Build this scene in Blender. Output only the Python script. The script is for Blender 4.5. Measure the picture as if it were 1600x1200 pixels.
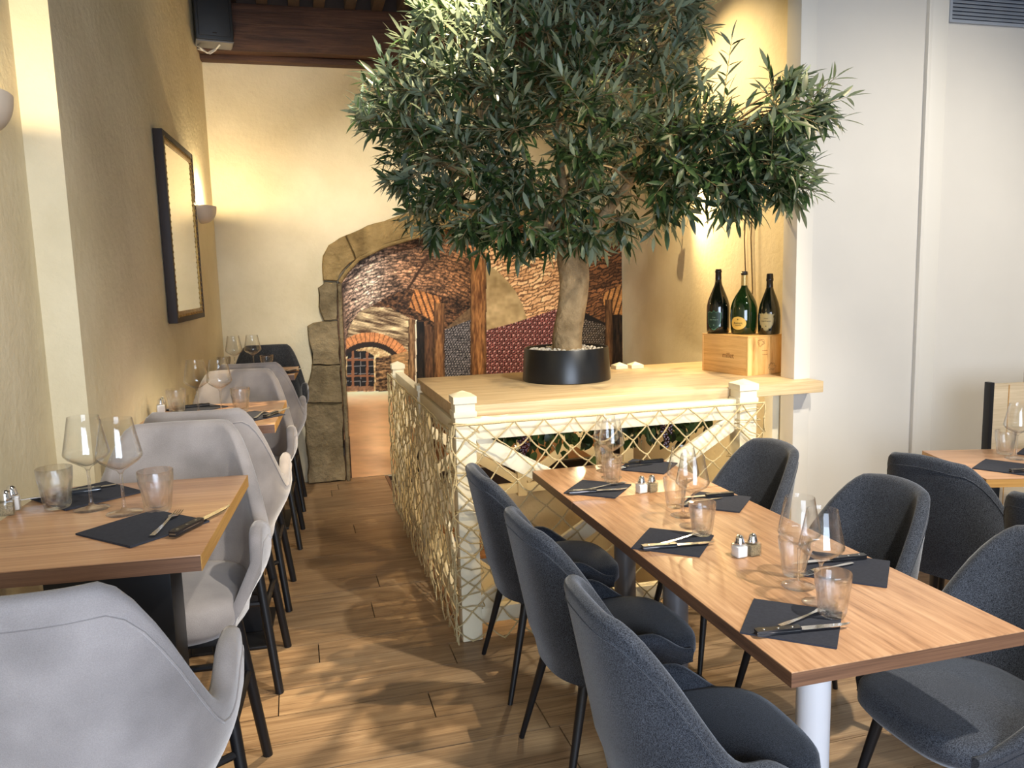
import bpy, bmesh, math, random
import numpy as np
from mathutils import Vector, Matrix

for _o in list(bpy.data.objects):
    bpy.data.objects.remove(_o, do_unlink=True)
scene = bpy.context.scene
C = scene.collection
PI = math.pi
rad = math.radians

# ------------------------------------------------------------------ camera
cam_data = bpy.data.cameras.new('camera')
cam_data.sensor_width = 36.0
cam_data.lens = 36.0 * 1230.0 / 1600.0
cam_data.clip_start = 0.02
cam = bpy.data.objects.new('camera', cam_data)
C.objects.link(cam)
_pitch, _roll, _yaw = rad(7.6), math.atan(0.027), rad(15.25)
_f = Vector((0, math.cos(_pitch), -math.sin(_pitch)))
_r = Vector((1, 0, 0)); _u = _r.cross(_f)
_R = _r * math.cos(_roll) - _u * math.sin(_roll)
_U = _r * math.sin(_roll) + _u * math.cos(_roll)
_M = Matrix.Rotation(-_yaw, 3, 'Z')
_f, _R, _U = _M @ _f, _M @ _R, _M @ _U
cam.matrix_world = Matrix(((_R.x, _U.x, -_f.x, 0), (_R.y, _U.y, -_f.y, 0), (_R.z, _U.z, -_f.z, 1.6), (0, 0, 0, 1)))
scene.camera = cam

# ------------------------------------------------------------------ world, lights, exposure
world = bpy.data.worlds.new('world'); scene.world = world; world.use_nodes = True
world.node_tree.nodes['Background'].inputs[0].default_value = (0.62, 0.72, 1.0, 1)
world.node_tree.nodes['Background'].inputs[1].default_value = 0.25

def area_light(name, loc, target, sx, sy, power, col):
    d = bpy.data.lights.new(name, 'AREA'); d.shape = 'RECTANGLE'; d.size = sx; d.size_y = sy
    d.energy = power; d.color = col
    o = bpy.data.objects.new(name, d); C.objects.link(o); o.location = loc
    o.rotation_euler = (Vector(target) - Vector(loc)).to_track_quat('-Z', 'Y').to_euler(); return o
def spot_light(name, loc, target, power, col, angle, blend, size):
    d = bpy.data.lights.new(name, 'SPOT'); d.energy = power; d.color = col
    d.spot_size = rad(angle); d.spot_blend = blend; d.shadow_soft_size = size
    o = bpy.data.objects.new(name, d); C.objects.link(o); o.location = loc
    o.rotation_euler = (Vector(target) - Vector(loc)).to_track_quat('-Z', 'Y').to_euler(); return o
def point_light(name, loc, power, col, size):
    d = bpy.data.lights.new(name, 'POINT'); d.energy = power; d.color = col; d.shadow_soft_size = size
    o = bpy.data.objects.new(name, d); C.objects.link(o); o.location = loc; return o

WARM = (1.0, 0.80, 0.52)
NEUT = (1.0, 0.93, 0.80)
COOL = (0.70, 0.82, 1.0)
# daylight through the shop window behind the camera
area_light('window_daylight', (0.5, -2.35, 1.55), (0.9, 3.0, 0.75), 2.6, 1.9, 118, COOL)
# ceiling spots of the room
SPOTS = [
    ((2.45, 2.20, 3.52), (1.25, 3.60, 1.05), 165, WARM, 54, 0.5, 0.025),
    ((0.95, 4.12, 3.58), (0.33, 3.98, 0.0), 350, WARM, 53, 0.6, 0.010),
    ((2.05, 0.60, 3.52), (1.35, 2.30, 0.85), 270, NEUT, 66, 0.6, 0.05),
    ((1.10, 0.60, 3.52), (-0.86, 2.25, 1.60), 130, NEUT, 46, 0.9, 0.05),
    ((0.05, 4.10, 3.52), (1.30, 6.50, 1.10), 170, NEUT, 70, 0.8, 0.05),
    ((3.70, 1.00, 3.52), (3.00, 3.40, 0.90), 190, NEUT, 75, 0.9, 0.05),
    ((1.90, 4.75, 3.52), (2.66, 4.20, 1.45), 135, (1.0, 0.74, 0.38), 95, 0.9, 0.02),
]
for i, s in enumerate(SPOTS):
    spot_light('ceiling_spot_beam', *s)
scene.cycles.transparent_max_bounces = 40
scene.cycles.transmission_bounces = 20
scene.cycles.max_bounces = 20
scene.cycles.diffuse_bounces = 5
scene.cycles.glossy_bounces = 5
scene.view_settings.view_transform = 'Standard'
scene.view_settings.look = 'None'
scene.view_settings.exposure = 0.95
scene.view_settings.gamma = 1.0
scene.view_settings.use_curve_mapping = False

# ------------------------------------------------------------------ materials
def srgb(r, g, b):
    f = lambda c: (c / 255 / 12.92) if c / 255 <= 0.04045 else ((c / 255 + 0.055) / 1.055) ** 2.4
    return (f(r), f(g), f(b), 1)

class NT:
    def __init__(s, name):
        s.m = bpy.data.materials.new(name); s.m.use_nodes = True
        s.t = s.m.node_tree; s.p = s.t.nodes['Principled BSDF']; s.out = s.t.nodes['Material Output']
    def n(s, typ, **kw):
        nd = s.t.nodes.new(typ)
        for k, v in kw.items():
            if k in nd.inputs.keys(): nd.inputs[k].default_value = v
            else: setattr(nd, k, v)
        return nd
    def l(s, a, b): s.t.links.new(a, b)
    def coords(s, scale=(1, 1, 1), rnd=False, kind='Object', rot=(0, 0, 0)):
        tc = s.n('ShaderNodeTexCoord'); mp = s.n('ShaderNodeMapping')
        mp.inputs['Scale'].default_value = scale; mp.inputs['Rotation'].default_value = rot
        s.l(tc.outputs[kind], mp.inputs['Vector'])
        if rnd:
            oi = s.n('ShaderNodeObjectInfo'); mu = s.n('ShaderNodeVectorMath', operation='SCALE')
            mu.inputs[0].default_value = (37.0, 23.0, 11.0)
            s.l(oi.outputs['Random'], mu.inputs['Scale'])
            s.l(mu.outputs[0], mp.inputs['Location'])
        return mp.outputs[0]
    def noise(s, vec, scale, detail=4, rough=0.55, dist=0.0):
        nd = s.n('ShaderNodeTexNoise'); nd.inputs['Scale'].default_value = scale
        nd.inputs['Detail'].default_value = detail; nd.inputs['Roughness'].default_value = rough
        nd.inputs['Distortion'].default_value = dist
        s.l(vec, nd.inputs['Vector']); return nd.outputs['Fac']
    def ramp(s, fac, stops):
        nd = s.n('ShaderNodeValToRGB'); el = nd.color_ramp.elements
        while len(el) < len(stops): el.new(0.5)
        for e, (p, c) in zip(el, stops): e.position = p; e.color = c
        s.l(fac, nd.inputs[0]); return nd.outputs[0]
    def mix(s, fac, a, b, mode='MIX'):
        nd = s.n('ShaderNodeMix', data_type='RGBA', blend_type=mode)
        for i, v in ((0, fac), (6, a), (7, b)):
            if hasattr(v, 'is_linked') or hasattr(v, 'links'): s.l(v, nd.inputs[i])
            else: nd.inputs[i].default_value = v
        return nd.outputs[2]
    def bump(s, h, strength=0.2, dist=0.01):
        b = s.n('ShaderNodeBump'); b.inputs['Strength'].default_value = strength; b.inputs['Distance'].default_value = dist
        s.l(h, b.inputs['Height']); s.l(b.outputs[0], s.p.inputs['Normal'])
    def base(s, v):
        if isinstance(v, tuple): s.p.inputs['Base Color'].default_value = v
        else: s.l(v, s.p.inputs['Base Color'])
    def rough(s, v): s.p.inputs['Roughness'].default_value = v

def simple(name, col, rough=0.5, metal=0.0, spec=0.5, nscale=0, namp=0.1, bump=0, coat=0):
    m = NT(name); m.rough(rough); m.p.inputs['Metallic'].default_value = metal
    m.p.inputs['Specular IOR Level'].default_value = spec
    if coat: m.p.inputs['Coat Weight'].default_value = coat; m.p.inputs['Coat Roughness'].default_value = 0.05
    if nscale:
        f = m.noise(m.coords(), nscale)
        d = tuple(c * (1 - namp) for c in col[:3]) + (1,); h = tuple(min(1, c * (1 + namp)) for c in col[:3]) + (1,)
        m.base(m.ramp(f, [(0.3, d), (0.7, h)]))
        if bump: m.bump(f, bump)
    else: m.base(col)
    return m.m

def plaster(name, col, dark, bumpy=0.25, scale=1.3):
    m = NT(name); v = m.coords()
    a = m.noise(v, scale, 6, 0.6); b = m.noise(v, 26, 5, 0.6)
    m.base(m.ramp(a, [(0.3, dark), (0.65, col)])); m.rough(0.85); m.p.inputs['Specular IOR Level'].default_value = 0.2
    s = m.n('ShaderNodeMath', operation='MULTIPLY_ADD'); m.l(a, s.inputs[0]); s.inputs[1].default_value = 2.2; m.l(b, s.inputs[2])
    m.bump(s.outputs[0], bumpy, 0.02); return m.m

def wood(name, stops, scale=(1.2, 14, 14), rnd=False, rough=0.45, tint=None, bumpy=0.08, dist=1.2, fine=60, coat=0.0):
    """grain runs along local X"""
    m = NT(name); v = m.coords(scale, rnd)
    a = m.noise(v, 1.6, 5, 0.6, dist); v2 = m.coords((scale[0] * 1.2, scale[1] * 6, scale[2] * 6), rnd)
    b = m.noise(v2, 2.0, 3, 0.6, 0.4)
    s = m.n('ShaderNodeMath', operation='MULTIPLY_ADD'); m.l(b, s.inputs[0]); s.inputs[1].default_value = 0.45
    s2 = m.n('ShaderNodeMath', operation='MULTIPLY'); m.l(a, s2.inputs[0]); s2.inputs[1].default_value = 0.62
    m.l(s2.outputs[0], s.inputs[2])
    c = m.ramp(s.outputs[0], stops)
    if tint:
        oi = m.n('ShaderNodeObjectInfo'); hs = m.n('ShaderNodeHueSaturation')
        mr = m.n('ShaderNodeMapRange'); mr.inputs[3].default_value = 1 - tint; mr.inputs[4].default_value = 1 + tint
        m.l(oi.outputs['Random'], mr.inputs[0]); m.l(mr.outputs[0], hs.inputs['Value']); m.l(c, hs.inputs['Color']); c = hs.outputs[0]
    m.base(c); m.rough(rough); m.bump(s.outputs[0], bumpy, 0.01)
    if coat: m.p.inputs['Coat Weight'].default_value = coat; m.p.inputs['Coat Roughness'].default_value = 0.12
    return m.m

def fabric(name, c1, c2, scale=260, sheen=0.4, tint=(1, 1, 1, 1), blotch=0.3, rough=0.9):
    m = NT(name); v = m.coords()
    f = m.noise(v, scale, 2, 0.7); g = m.noise(v, 5, 3, 0.5)
    c = m.ramp(f, [(0.35, c1), (0.68, c2)])
    d = m.ramp(g, [(0.35, (1 - blotch,) * 3 + (1,)), (0.65, (1, 1, 1, 1))])
    m.base(m.mix(1.0, c, d, 'MULTIPLY')); m.rough(rough)
    m.p.inputs['Sheen Weight'].default_value = sheen; m.p.inputs['Sheen Roughness'].default_value = 0.4
    m.p.inputs['Sheen Tint'].default_value = tint; m.p.inputs['Specular IOR Level'].default_value = 0.15
    m.bump(f, 0.35, 0.003); return m.m

def glass(name, thin=0.6):
    """clear glass: thin-walled fresnel reflection over a clear wall, mixed with solid refraction"""
    m = NT(name); m.t.nodes.remove(m.p)
    g = m.n('ShaderNodeBsdfGlass'); g.inputs['IOR'].default_value = 1.45; g.inputs['Roughness'].default_value = 0.0
    t = m.n('ShaderNodeBsdfTransparent'); t.inputs[0].default_value = (0.995, 0.998, 0.998, 1)
    gl = m.n('ShaderNodeBsdfGlossy'); gl.inputs['Roughness'].default_value = 0.0
    lw = m.n('ShaderNodeLayerWeight'); lw.inputs['Blend'].default_value = 0.5; pw = m.n('ShaderNodeMath', operation='POWER'); m.l(lw.outputs['Facing'], pw.inputs[0]); pw.inputs[1].default_value = 3.0
    ma = m.n('ShaderNodeMath', operation='MULTIPLY_ADD'); m.l(pw.outputs[0], ma.inputs[0]); ma.inputs[1].default_value = 0.85; ma.inputs[2].default_value = 0.045
    a = m.n('ShaderNodeMixShader'); m.l(ma.outputs[0], a.inputs[0]); m.l(t.outputs[0], a.inputs[1]); m.l(gl.outputs[0], a.inputs[2])
    mx = m.n('ShaderNodeMixShader'); mx.inputs[0].default_value = thin
    m.l(g.outputs[0], mx.inputs[1]); m.l(a.outputs[0], mx.inputs[2]); m.l(mx.outputs[0], m.out.inputs[0]); return m.m

M = {}
M['wall_cream'] = plaster('wall_cream', srgb(226, 214, 184), srgb(206, 193, 160))
M['wall_panel'] = simple('wall_panel', srgb(205, 200, 192), 0.6, nscale=2, namp=0.03)
M['wall_stair'] = plaster('wall_stair', srgb(228, 215, 186), srgb(214, 199, 166), 0.15)
M['trim_white'] = simple('trim_white', srgb(214, 209, 200), 0.5)
M['ceiling'] = simple('ceiling_dark', srgb(40, 28, 22), 0.8, nscale=6, namp=0.3)
M['beam'] = wood('beam_wood', [(0.3, srgb(36, 22, 16)), (0.5, srgb(66, 42, 30)), (0.72, srgb(92, 62, 44))], (1.2, 9, 9), rough=0.7, bumpy=0.5)
M['joist'] = wood('joist_wood', [(0.3, srgb(30, 20, 15)), (0.7, srgb(62, 44, 33))], (9, 1.2, 9), True, 0.75, bumpy=0.4)
M['plank'] = wood('floor_plank', [(0.32, srgb(100, 77, 54)), (0.5, srgb(146, 117, 86)), (0.7, srgb(178, 149, 114))], (1.1, 13, 13), True, 0.42, 0.10, 0.12)
M['subfloor'] = simple('subfloor', srgb(42, 28, 18), 0.9)
M['laminate'] = wood('table_laminate', [(0.30, srgb(122, 86, 60)), (0.46, srgb(172, 128, 92)), (0.62, srgb(196, 152, 114)), (0.75, srgb(210, 170, 132))], (24, 0.55, 24), rough=0.33, bumpy=0.03, dist=1.4, coat=0.15)
M['laminate_x'] = wood('table_laminate_cross', [(0.30, srgb(118, 84, 60)), (0.46, srgb(166, 124, 92)), (0.62, srgb(190, 148, 112)), (0.75, srgb(204, 166, 130))], (0.55, 24, 24), rough=0.33, bumpy=0.03, dist=1.4, coat=0.15)
M['edge_band'] = wood('table_edge_band', [(0.3, srgb(78, 55, 42)), (0.7, srgb(126, 92, 70))], (1.5, 1.5, 60), rough=0.4, bumpy=0.03)
M['edge_pale'] = wood('table_edge_pale', [(0.3, srgb(150, 106, 54)), (0.7, srgb(196, 150, 84))], (1.5, 1.5, 40), rough=0.4, bumpy=0.03)  # pale oak edge; on the high tables it paints in light from the right
M['counter'] = wood('counter_oak', [(0.3, srgb(160, 134, 98)), (0.5, srgb(196, 170, 130)), (0.7, srgb(216, 194, 156))], (0.9, 12, 12), rough=0.5, bumpy=0.05)
M['cream'] = simple('cream_paint', srgb(232, 222, 194), 0.5, nscale=9, namp=0.04)
M['rope'] = simple('rope', srgb(190, 170, 126), 0.85, nscale=180, namp=0.25, bump=0.4)
M['chenille'] = fabric('chair_chenille', srgb(24, 26, 31), srgb(84, 88, 97), 380, 0.35, (0.9, 0.93, 1, 1), 0.25)
M['velvet'] = fabric('stool_velvet', srgb(154, 147, 145), srgb(166, 159, 157), 500, 0.7, (1, 0.97, 0.95, 1), 0.38, 0.7)
M['velvet_dark'] = fabric('stool_velvet_charcoal', srgb(40, 41, 44), srgb(62, 63, 66), 120, 0.4, (1, 1, 1, 1), 0.2, 0.8)
M['black'] = simple('black_metal', srgb(20, 20, 23), 0.42, spec=0.4)
M['black_pot'] = simple('pot_black', srgb(16, 18, 22), 0.32, spec=0.5)
M['white_metal'] = simple('white_metal', srgb(222, 222, 226), 0.35)
M['grey_metal'] = simple('grey_metal', srgb(120, 120, 124), 0.4, 0.3)
M['glass'] = glass('clear_glass', 0.72)
M['glass_bowl'] = glass('wine_glass_clear', 1.0)
M['steel'] = simple('cutlery_steel', (0.72, 0.72, 0.72, 1), 0.16, 1.0)
M['chrome'] = simple('chrome_cap', (0.8, 0.8, 0.82, 1), 0.12, 1.0)
M['handle'] = simple('knife_handle', srgb(24, 25, 29), 0.32)
M['napkin'] = simple('napkin_charcoal', srgb(56, 58, 66), 0.95, spec=0.1, nscale=120, namp=0.1)
M['salt'] = simple('salt', srgb(242, 242, 244), 0.9)
M['pepper'] = simple('pepper', srgb(146, 132, 104), 0.9, nscale=400, namp=0.5)
M['bark'] = plaster('olive_bark', srgb(176, 152, 116), srgb(122, 102, 74), 0.7, 9)
M['twig'] = simple('olive_twig', srgb(122, 104, 70), 0.8)
M['gravel'] = simple('white_gravel', srgb(224, 216, 202), 0.8, nscale=60, namp=0.15)
M['soil'] = simple('soil', srgb(60, 46, 34), 0.95)
M['stone'] = plaster('arch_stone', srgb(150, 134, 104), srgb(98, 86, 64), 0.9, 5)
M['stone_warm'] = plaster('arch_stone_warm', srgb(160, 136, 92), srgb(112, 92, 58), 0.9, 6)
M['pine'] = wood('pine_box', [(0.30, srgb(178, 124, 62)), (0.5, srgb(220, 172, 104)), (0.7, srgb(236, 194, 128))], (0.8, 0.8, 26), rough=0.5, bumpy=0.05, dist=0.5)
M['ink'] = simple('burnt_ink', srgb(126, 84, 44), 0.8)
M['ink_red'] = simple('red_ink', srgb(120, 44, 24), 0.8)
M['bottle'] = simple('bottle_dark_glass', srgb(8, 14, 9), 0.05, spec=0.6, coat=0.5)
M['bottle_green'] = simple('bottle_green_glass', srgb(18, 42, 16), 0.05, spec=0.6, coat=0.5)
M['foil_black'] = simple('foil_black', srgb(26, 24, 24), 0.35, 0.2)
M['foil_gold'] = simple('foil_gold', srgb(206, 178, 116), 0.35, 0.4)
M['label_green'] = simple('label_green', srgb(26, 56, 46), 0.45)
M['label_green_rim'] = simple('label_green_rim', srgb(74, 128, 96), 0.4)
M['label_yellow'] = simple('label_yellow', srgb(228, 188, 92), 0.5)
M['label_tan'] = simple('label_tan', srgb(164, 150, 106), 0.5)
M['label_tan_rim'] = simple('label_tan_rim', srgb(124, 116, 84), 0.5)
M['ink_dark'] = simple('label_ink', srgb(50, 40, 24), 0.6)
M['ink_pale'] = simple('label_ink_pale', srgb(140, 172, 150), 0.6)
M['gilt'] = simple('gilt_frame', srgb(150, 118, 62), 0.38, 0.75, nscale=60, namp=0.5, bump=0.5)
M['dark_frame'] = simple('dark_frame', srgb(40, 26, 20), 0.6)
M['mirror'] = simple('mirror_glass', (0.86, 0.83, 0.74, 1), 0.03, 1.0)
M['sconce'] = simple('sconce_plaster', srgb(196, 184, 170), 0.7)
M['speaker'] = simple('speaker_black', srgb(14, 14, 16), 0.5)
M['cable_white'] = simple('cable_white', srgb(222, 216, 204), 0.6)
M['cable_dark'] = simple('cable_dark', srgb(96, 74, 40), 0.6)
M['vent'] = simple('vent_grey', srgb(150, 156, 166), 0.5)
M['vent_dark'] = simple('vent_inside', srgb(40, 46, 56), 0.8)
M['grape'] = simple('grape', srgb(64, 22, 26), 0.3)
M['step'] = wood('stair_wood', [(0.3, srgb(112, 74, 44)), (0.7, srgb(172, 124, 80))], (10, 1, 10), rough=0.5)
M['partition'] = wood('partition_veneer', [(0.3, srgb(176, 156, 126)), (0.7, srgb(206, 188, 158))], (1, 10, 10), rough=0.5)
M['window_frame'] = simple('window_frame', srgb(230, 230, 230), 0.4)

def leaf_mat(name, top1, top2, under):
    m = NT(name); g = m.n('ShaderNodeNewGeometry')
    f = m.noise(m.coords(kind='Object'), 9, 2)
    c = m.mix(g.outputs['Backfacing'], m.ramp(f, [(0.35, top1), (0.65, top2)]), under)
    m.base(c); m.rough(0.42); m.p.inputs['Specular IOR Level'].default_value = 0.45
    tr = m.n('ShaderNodeBsdfTranslucent'); m.l(c, tr.inputs[0]); mx = m.n('ShaderNodeMixShader'); mx.inputs[0].default_value = 0.16
    m.l(m.p.outputs[0], mx.inputs[1]); m.l(tr.outputs[0], mx.inputs[2]); m.l(mx.outputs[0], m.out.inputs[0]); return m.m
M['leaf'] = leaf_mat('olive_leaf', srgb(32, 50, 29), srgb(62, 86, 46), srgb(132, 146, 122))
M['vine_leaf'] = leaf_mat('vine_leaf', srgb(16, 26, 14), srgb(40, 62, 26), srgb(60, 84, 44))

# ------------------------------------------------------------------ mesh builder
class MB:
    def __init__(s): s.v = []; s.f = []; s.m = []
    def add(s, vs, fs, mi=0):
        o = len(s.v); s.v += [tuple(x) for x in vs]; s.f += [tuple(i + o for i in f) for f in fs]; s.m += [mi] * len(fs); return s
    def box(s, x0, x1, y0, y1, z0, z1, b=0.0, mi=0):
        if b <= 0:
            vs = [(x, y, z) for z in (z0, z1) for y in (y0, y1) for x in (x0, x1)]
            return s.add(vs, [(0, 2, 3, 1), (4, 5, 7, 6), (0, 1, 5, 4), (2, 6, 7, 3), (0, 4, 6, 2), (1, 3, 7, 5)], mi)
        bm = bmesh.new(); bmesh.ops.create_cube(bm, size=1)
        for v in bm.verts: v.co = Vector(((x0 + x1) / 2 + v.co.x * (x1 - x0), (y0 + y1) / 2 + v.co.y * (y1 - y0), (z0 + z1) / 2 + v.co.z * (z1 - z0)))
        bmesh.ops.bevel(bm, geom=bm.edges[:], offset=b, segments=2, affect='EDGES', profile=0.6)
        return s.frombm(bm, mi)
    def frombm(s, bm, mi=0):
        bm.verts.index_update()
        s.add([v.co[:] for v in bm.verts], [[v.index for v in f.verts] for f in bm.faces], mi); bm.free(); return s
    def xf(s, mat, start=0):
        s.v = s.v[:start] + [tuple(mat @ Vector(v)) for v in s.v[start:]]; return s
    def tube(s, pts, r, n=8, caps=True, mi=0):
        pts = [Vector(p) for p in pts]; k = len(pts)
        rs = r if isinstance(r, (list, tuple)) else [r] * k
        o = []; up = None
        for i, p in enumerate(pts):
            t = (pts[min(i + 1, k - 1)] - pts[max(i - 1, 0)]).normalized()
            if up is None: up = t.orthogonal().normalized()
            up = (up - t * up.dot(t));
            up = up.normalized() if up.length > 1e-6 else t.orthogonal().normalized()
            w = t.cross(up)
            for j in range(n):
                a = 2 * PI * j / n; o.append(p + (up * math.cos(a) + w * math.sin(a)) * rs[i])
        f = [(i * n + j, i * n + (j + 1) % n, (i + 1) * n + (j + 1) % n, (i + 1) * n + j) for i in range(k - 1) for j in range(n)]
        if caps: f.append(tuple(range(n))[::-1]); f.append(tuple((k - 1) * n + j for j in range(n)))
        return s.add(o, f, mi)
    def lathe(s, prof, n=32, mi=0, rib=None, a0=0.0, a1=2 * PI):
        """prof: list of (r,z); closed around z"""
        full = abs(a1 - a0 - 2 * PI) < 1e-6; cols = n if full else n + 1; o = []
        for i, (r, z) in enumerate(prof):
            for j in range(cols):
                a = a0 + (a1 - a0) * j / n; q = r * (1 + (rib[i] * math.cos(a * rib[-1]) if rib else 0))
                o.append((q * math.cos(a), q * math.sin(a), z))
        f = []
        for i in range(len(prof) - 1):
            for j in range(n):
                j2 = (j + 1) % cols
                f.append((i * cols + j, i * cols + j2, (i + 1) * cols + j2, (i + 1) * cols + j))
        return s.add(o, f, mi)
    def prism(s, poly, axis, d0, d1, mi=0):
        """poly 2D extruded along axis: 'y' -> (x,z), 'z' -> (x,y), 'x' -> (y,z)"""
        n = len(poly)
        def P(p, d): return {'y': (p[0], d, p[1]), 'z': (p[0], p[1], d), 'x': (d, p[0], p[1])}[axis]
        vs = [P(p, d0) for p in poly] + [P(p, d1) for p in poly]
        fs = [tuple(range(n)), tuple(range(2 * n - 1, n - 1, -1))] + [(i, i + n, (i + 1) % n + n, (i + 1) % n) for i in range(n)]
        return s.add(vs, fs, mi)
    def grid(s, fn, nu, nv, mi=0, closed_u=False):
        o = [fn(i / nu, j / nv) for i in range(nu + (0 if closed_u else 1)) for j in range(nv + 1)]
        w = nv + 1; cu = nu if closed_u else nu + 1
        f = [(i * w + j, ((i + 1) % cu) * w + j, ((i + 1) % cu) * w + j + 1, i * w + j + 1) for i in range(nu) for j in range(nv)]
        return s.add(o, f, mi)
    def mesh(s, name, mats, angle=35, smooth=True, fix=True):
        me = bpy.data.meshes.new(name); me.from_pydata(s.v, [], s.f)
        mats = mats if isinstance(mats, (list, tuple)) else [mats]
        for m in mats: me.materials.append(M[m] if isinstance(m, str) else m)
        if len(mats) > 1: me.polygons.foreach_set('material_index', s.m)
        if fix:
            bm = bmesh.new(); bm.from_mesh(me); bmesh.ops.recalc_face_normals(bm, faces=bm.faces[:]); bm.to_mesh(me); bm.free()
        if smooth:
            me.polygons.foreach_set('use_smooth', [True] * len(me.polygons)); me.set_sharp_from_angle(angle=rad(angle))
        me.update(); return me
    def build(s, name, mats, parent=None, angle=35, loc=None, rz=0, **kw):
        o = bpy.data.objects.new(name, s.mesh(name, mats, angle, **kw)); C.objects.link(o)
        if parent is not None: o.parent = parent
        if loc is not None: o.location = loc
        if rz: o.rotation_euler = (0, 0, rz)
        return o

def tag(o, label=None, cat=None, group=None, kind=None):
    if label: o['label'] = label
    if cat: o['category'] = cat
    if group: o['group'] = group
    if kind: o['kind'] = kind
    return o
def empty(name, loc=(0, 0, 0), rz=0.0, label=None, cat=None, group=None, kind=None):
    o = bpy.data.objects.new(name, None); o.empty_display_size = 0.05; C.objects.link(o)
    o.location = loc; o.rotation_euler = (0, 0, rz); return tag(o, label, cat, group, kind)
def inst(name, mesh, parent=None, loc=(0, 0, 0), rz=0.0):
    o = bpy.data.objects.new(name, mesh); C.objects.link(o); o.parent = parent; o.location = loc; o.rotation_euler = (0, 0, rz); return o
def copy_tree(o, parent=None):
    c = o.copy(); C.objects.link(c); c.parent = parent
    for ch in list(o.children): copy_tree(ch, c)
    return c
def place(proto, used, loc, rz, label, group=None):
    o = copy_tree(proto) if used.get(proto.name) else proto
    used[proto.name] = True
    o.location = loc; o.rotation_euler = (0, 0, rz); o['label'] = label
    if group: o['group'] = group
    return o
USED = {}
def text_mesh(body, size, extrude=0.0003):
    cu = bpy.data.curves.new('t', 'FONT'); cu.body = body; cu.size = size; cu.extrude = extrude; cu.align_x = 'CENTER'; cu.align_y = 'CENTER'; cu.resolution_u = 3
    ob = bpy.data.objects.new('t', cu); C.objects.link(ob); bpy.context.view_layer.update()
    me = bpy.data.meshes.new_from_object(ob.evaluated_get(bpy.context.evaluated_depsgraph_get()))
    bpy.data.objects.remove(ob); return me
# ------------------------------------------------------------------ room shell
H_CEIL = 3.95
floor = empty('floor', (0, 0, 0), kind='structure', label='oak plank floor of the dining room')
# sub floor slabs around the stair opening (opening x .70-2.46, y 3.46-6.44)
HX0, HX1, HY0, HY1 = 0.70, 2.52, 3.46, 6.44
MB().box(-1.0, 5.2, -3.0, HY0, -0.16, -0.012).box(-1.0, HX0, HY0, 6.7, -0.16, -0.012).box(HX1, 5.2, HY0, 6.7, -0.16, -0.012).box(HX0, HX1, HY1, 6.7, -0.16, -0.012).build('floor_slab', 'subfloor', floor)
PW = 0.192
rng = random.Random(3)
def plank(x0, x1, y0, y1):
    g = 0.0022
    dz = rng.uniform(-0.0008, 0.0006)
    m = MB().box(x0 + g, x1 - g, y0 + g, y1 - g, -0.012, dz, 0)
    m.xf(Matrix.Translation((-(x0 + x1) / 2, -(y0 + y1) / 2, 0)))
    o = m.build('floor_plank', 'plank', floor, loc=((x0 + x1) / 2, (y0 + y1) / 2, 0)); return o
y = 0.6
row = 0
while y < 6.5:
    y1 = min(y + PW, 6.5)
    x = -0.80 - rng.uniform(0, 1.2)
    xe = 4.9 if y < 3.45 else (HX0 - 0.055 if y1 > HY0 + 0.05 else 2.5)
    while x < xe - 0.05:
        L = rng.uniform(1.3, 2.0); x2 = min(x + L, xe)
        if xe - x2 < 0.25: x2 = xe
        a = max(x, -0.80)
        if x2 - a > 0.03: plank(a, x2, y, y1)
        x = x2
    y = y1; row += 1
MB().box(-0.9, 5.0, -2.6, 0.6, -0.012, 0.0).build('floor_behind_camera', 'plank', floor)

# left wall: near bay, oblique return, far bay
def wall_prism(name, plan, z0, z1, mat, label):
    o = MB().prism(plan, 'z', z0, z1).build(name, mat); return tag(o, label, kind='structure')
wall_prism('wall_left', [(-0.861, -2.6), (-0.861, 3.13), (-0.745, 3.14), (-0.550, 6.5), (-0.550, 6.7), (-1.1, 6.7), (-1.1, -2.6)], -0.1, H_CEIL, 'wall_cream', 'rough cream plaster wall on the left')
wall_prism('wall_back', [(-0.6, 6.5), (2.95, 6.5), (2.95, 6.7), (-0.6, 6.7)], -2.6, H_CEIL, 'wall_cream', 'cream plaster end wall with stone arch')
wall_prism('wall_stair_side', [(2.565, 3.56), (2.81, 6.5), (2.95, 6.5), (2.95, 3.60)], -2.6, H_CEIL, 'wall_stair', 'cream side wall behind the bottles')
wr = empty('wall_right', (0, 0, 0), kind='structure', label='pale grey panelled wall on the right')
for x0, x1 in ((2.545, 3.215), (3.325, 3.98), (4.09, 4.75)):
    MB().box(x0, x1, 3.50, 3.62, 0.0, H_CEIL).build('wall_panel', 'wall_panel', wr)
for x0, x1, y0 in ((2.452, 2.545, 3.485), (3.215, 3.325, 3.488), (3.98, 4.09, 3.488)):
    MB().box(x0, x1, y0, 3.60, 0.0, H_CEIL, 0.003).build('batten', 'trim_white', wr)
for x0 in (3.195, 3.96):
    MB().box(x0, x0 + 0.022, 3.478, 3.51, 0.0, H_CEIL, 0.004).build('bead_moulding', 'trim_white', wr)
MB().box(2.555, 3.20, 3.482, 3.51, 0.0, 0.09, 0.004).build('skirting', 'trim_white', wr)
MB().box(3.33, 3.97, 3.482, 3.51, 0.0, 0.09, 0.004).build('skirting', 'trim_white', wr)
wall_prism('wall_far_right', [(4.75, -2.6), (4.95, -2.6), (4.95, 3.7), (4.75, 3.7)], -0.1, H_CEIL, 'wall_panel', 'pale side wall beyond the right tables')
wf = empty('wall_front', (0, 0, 0), kind='structure', label='street wall with the shop window behind the camera')
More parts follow.
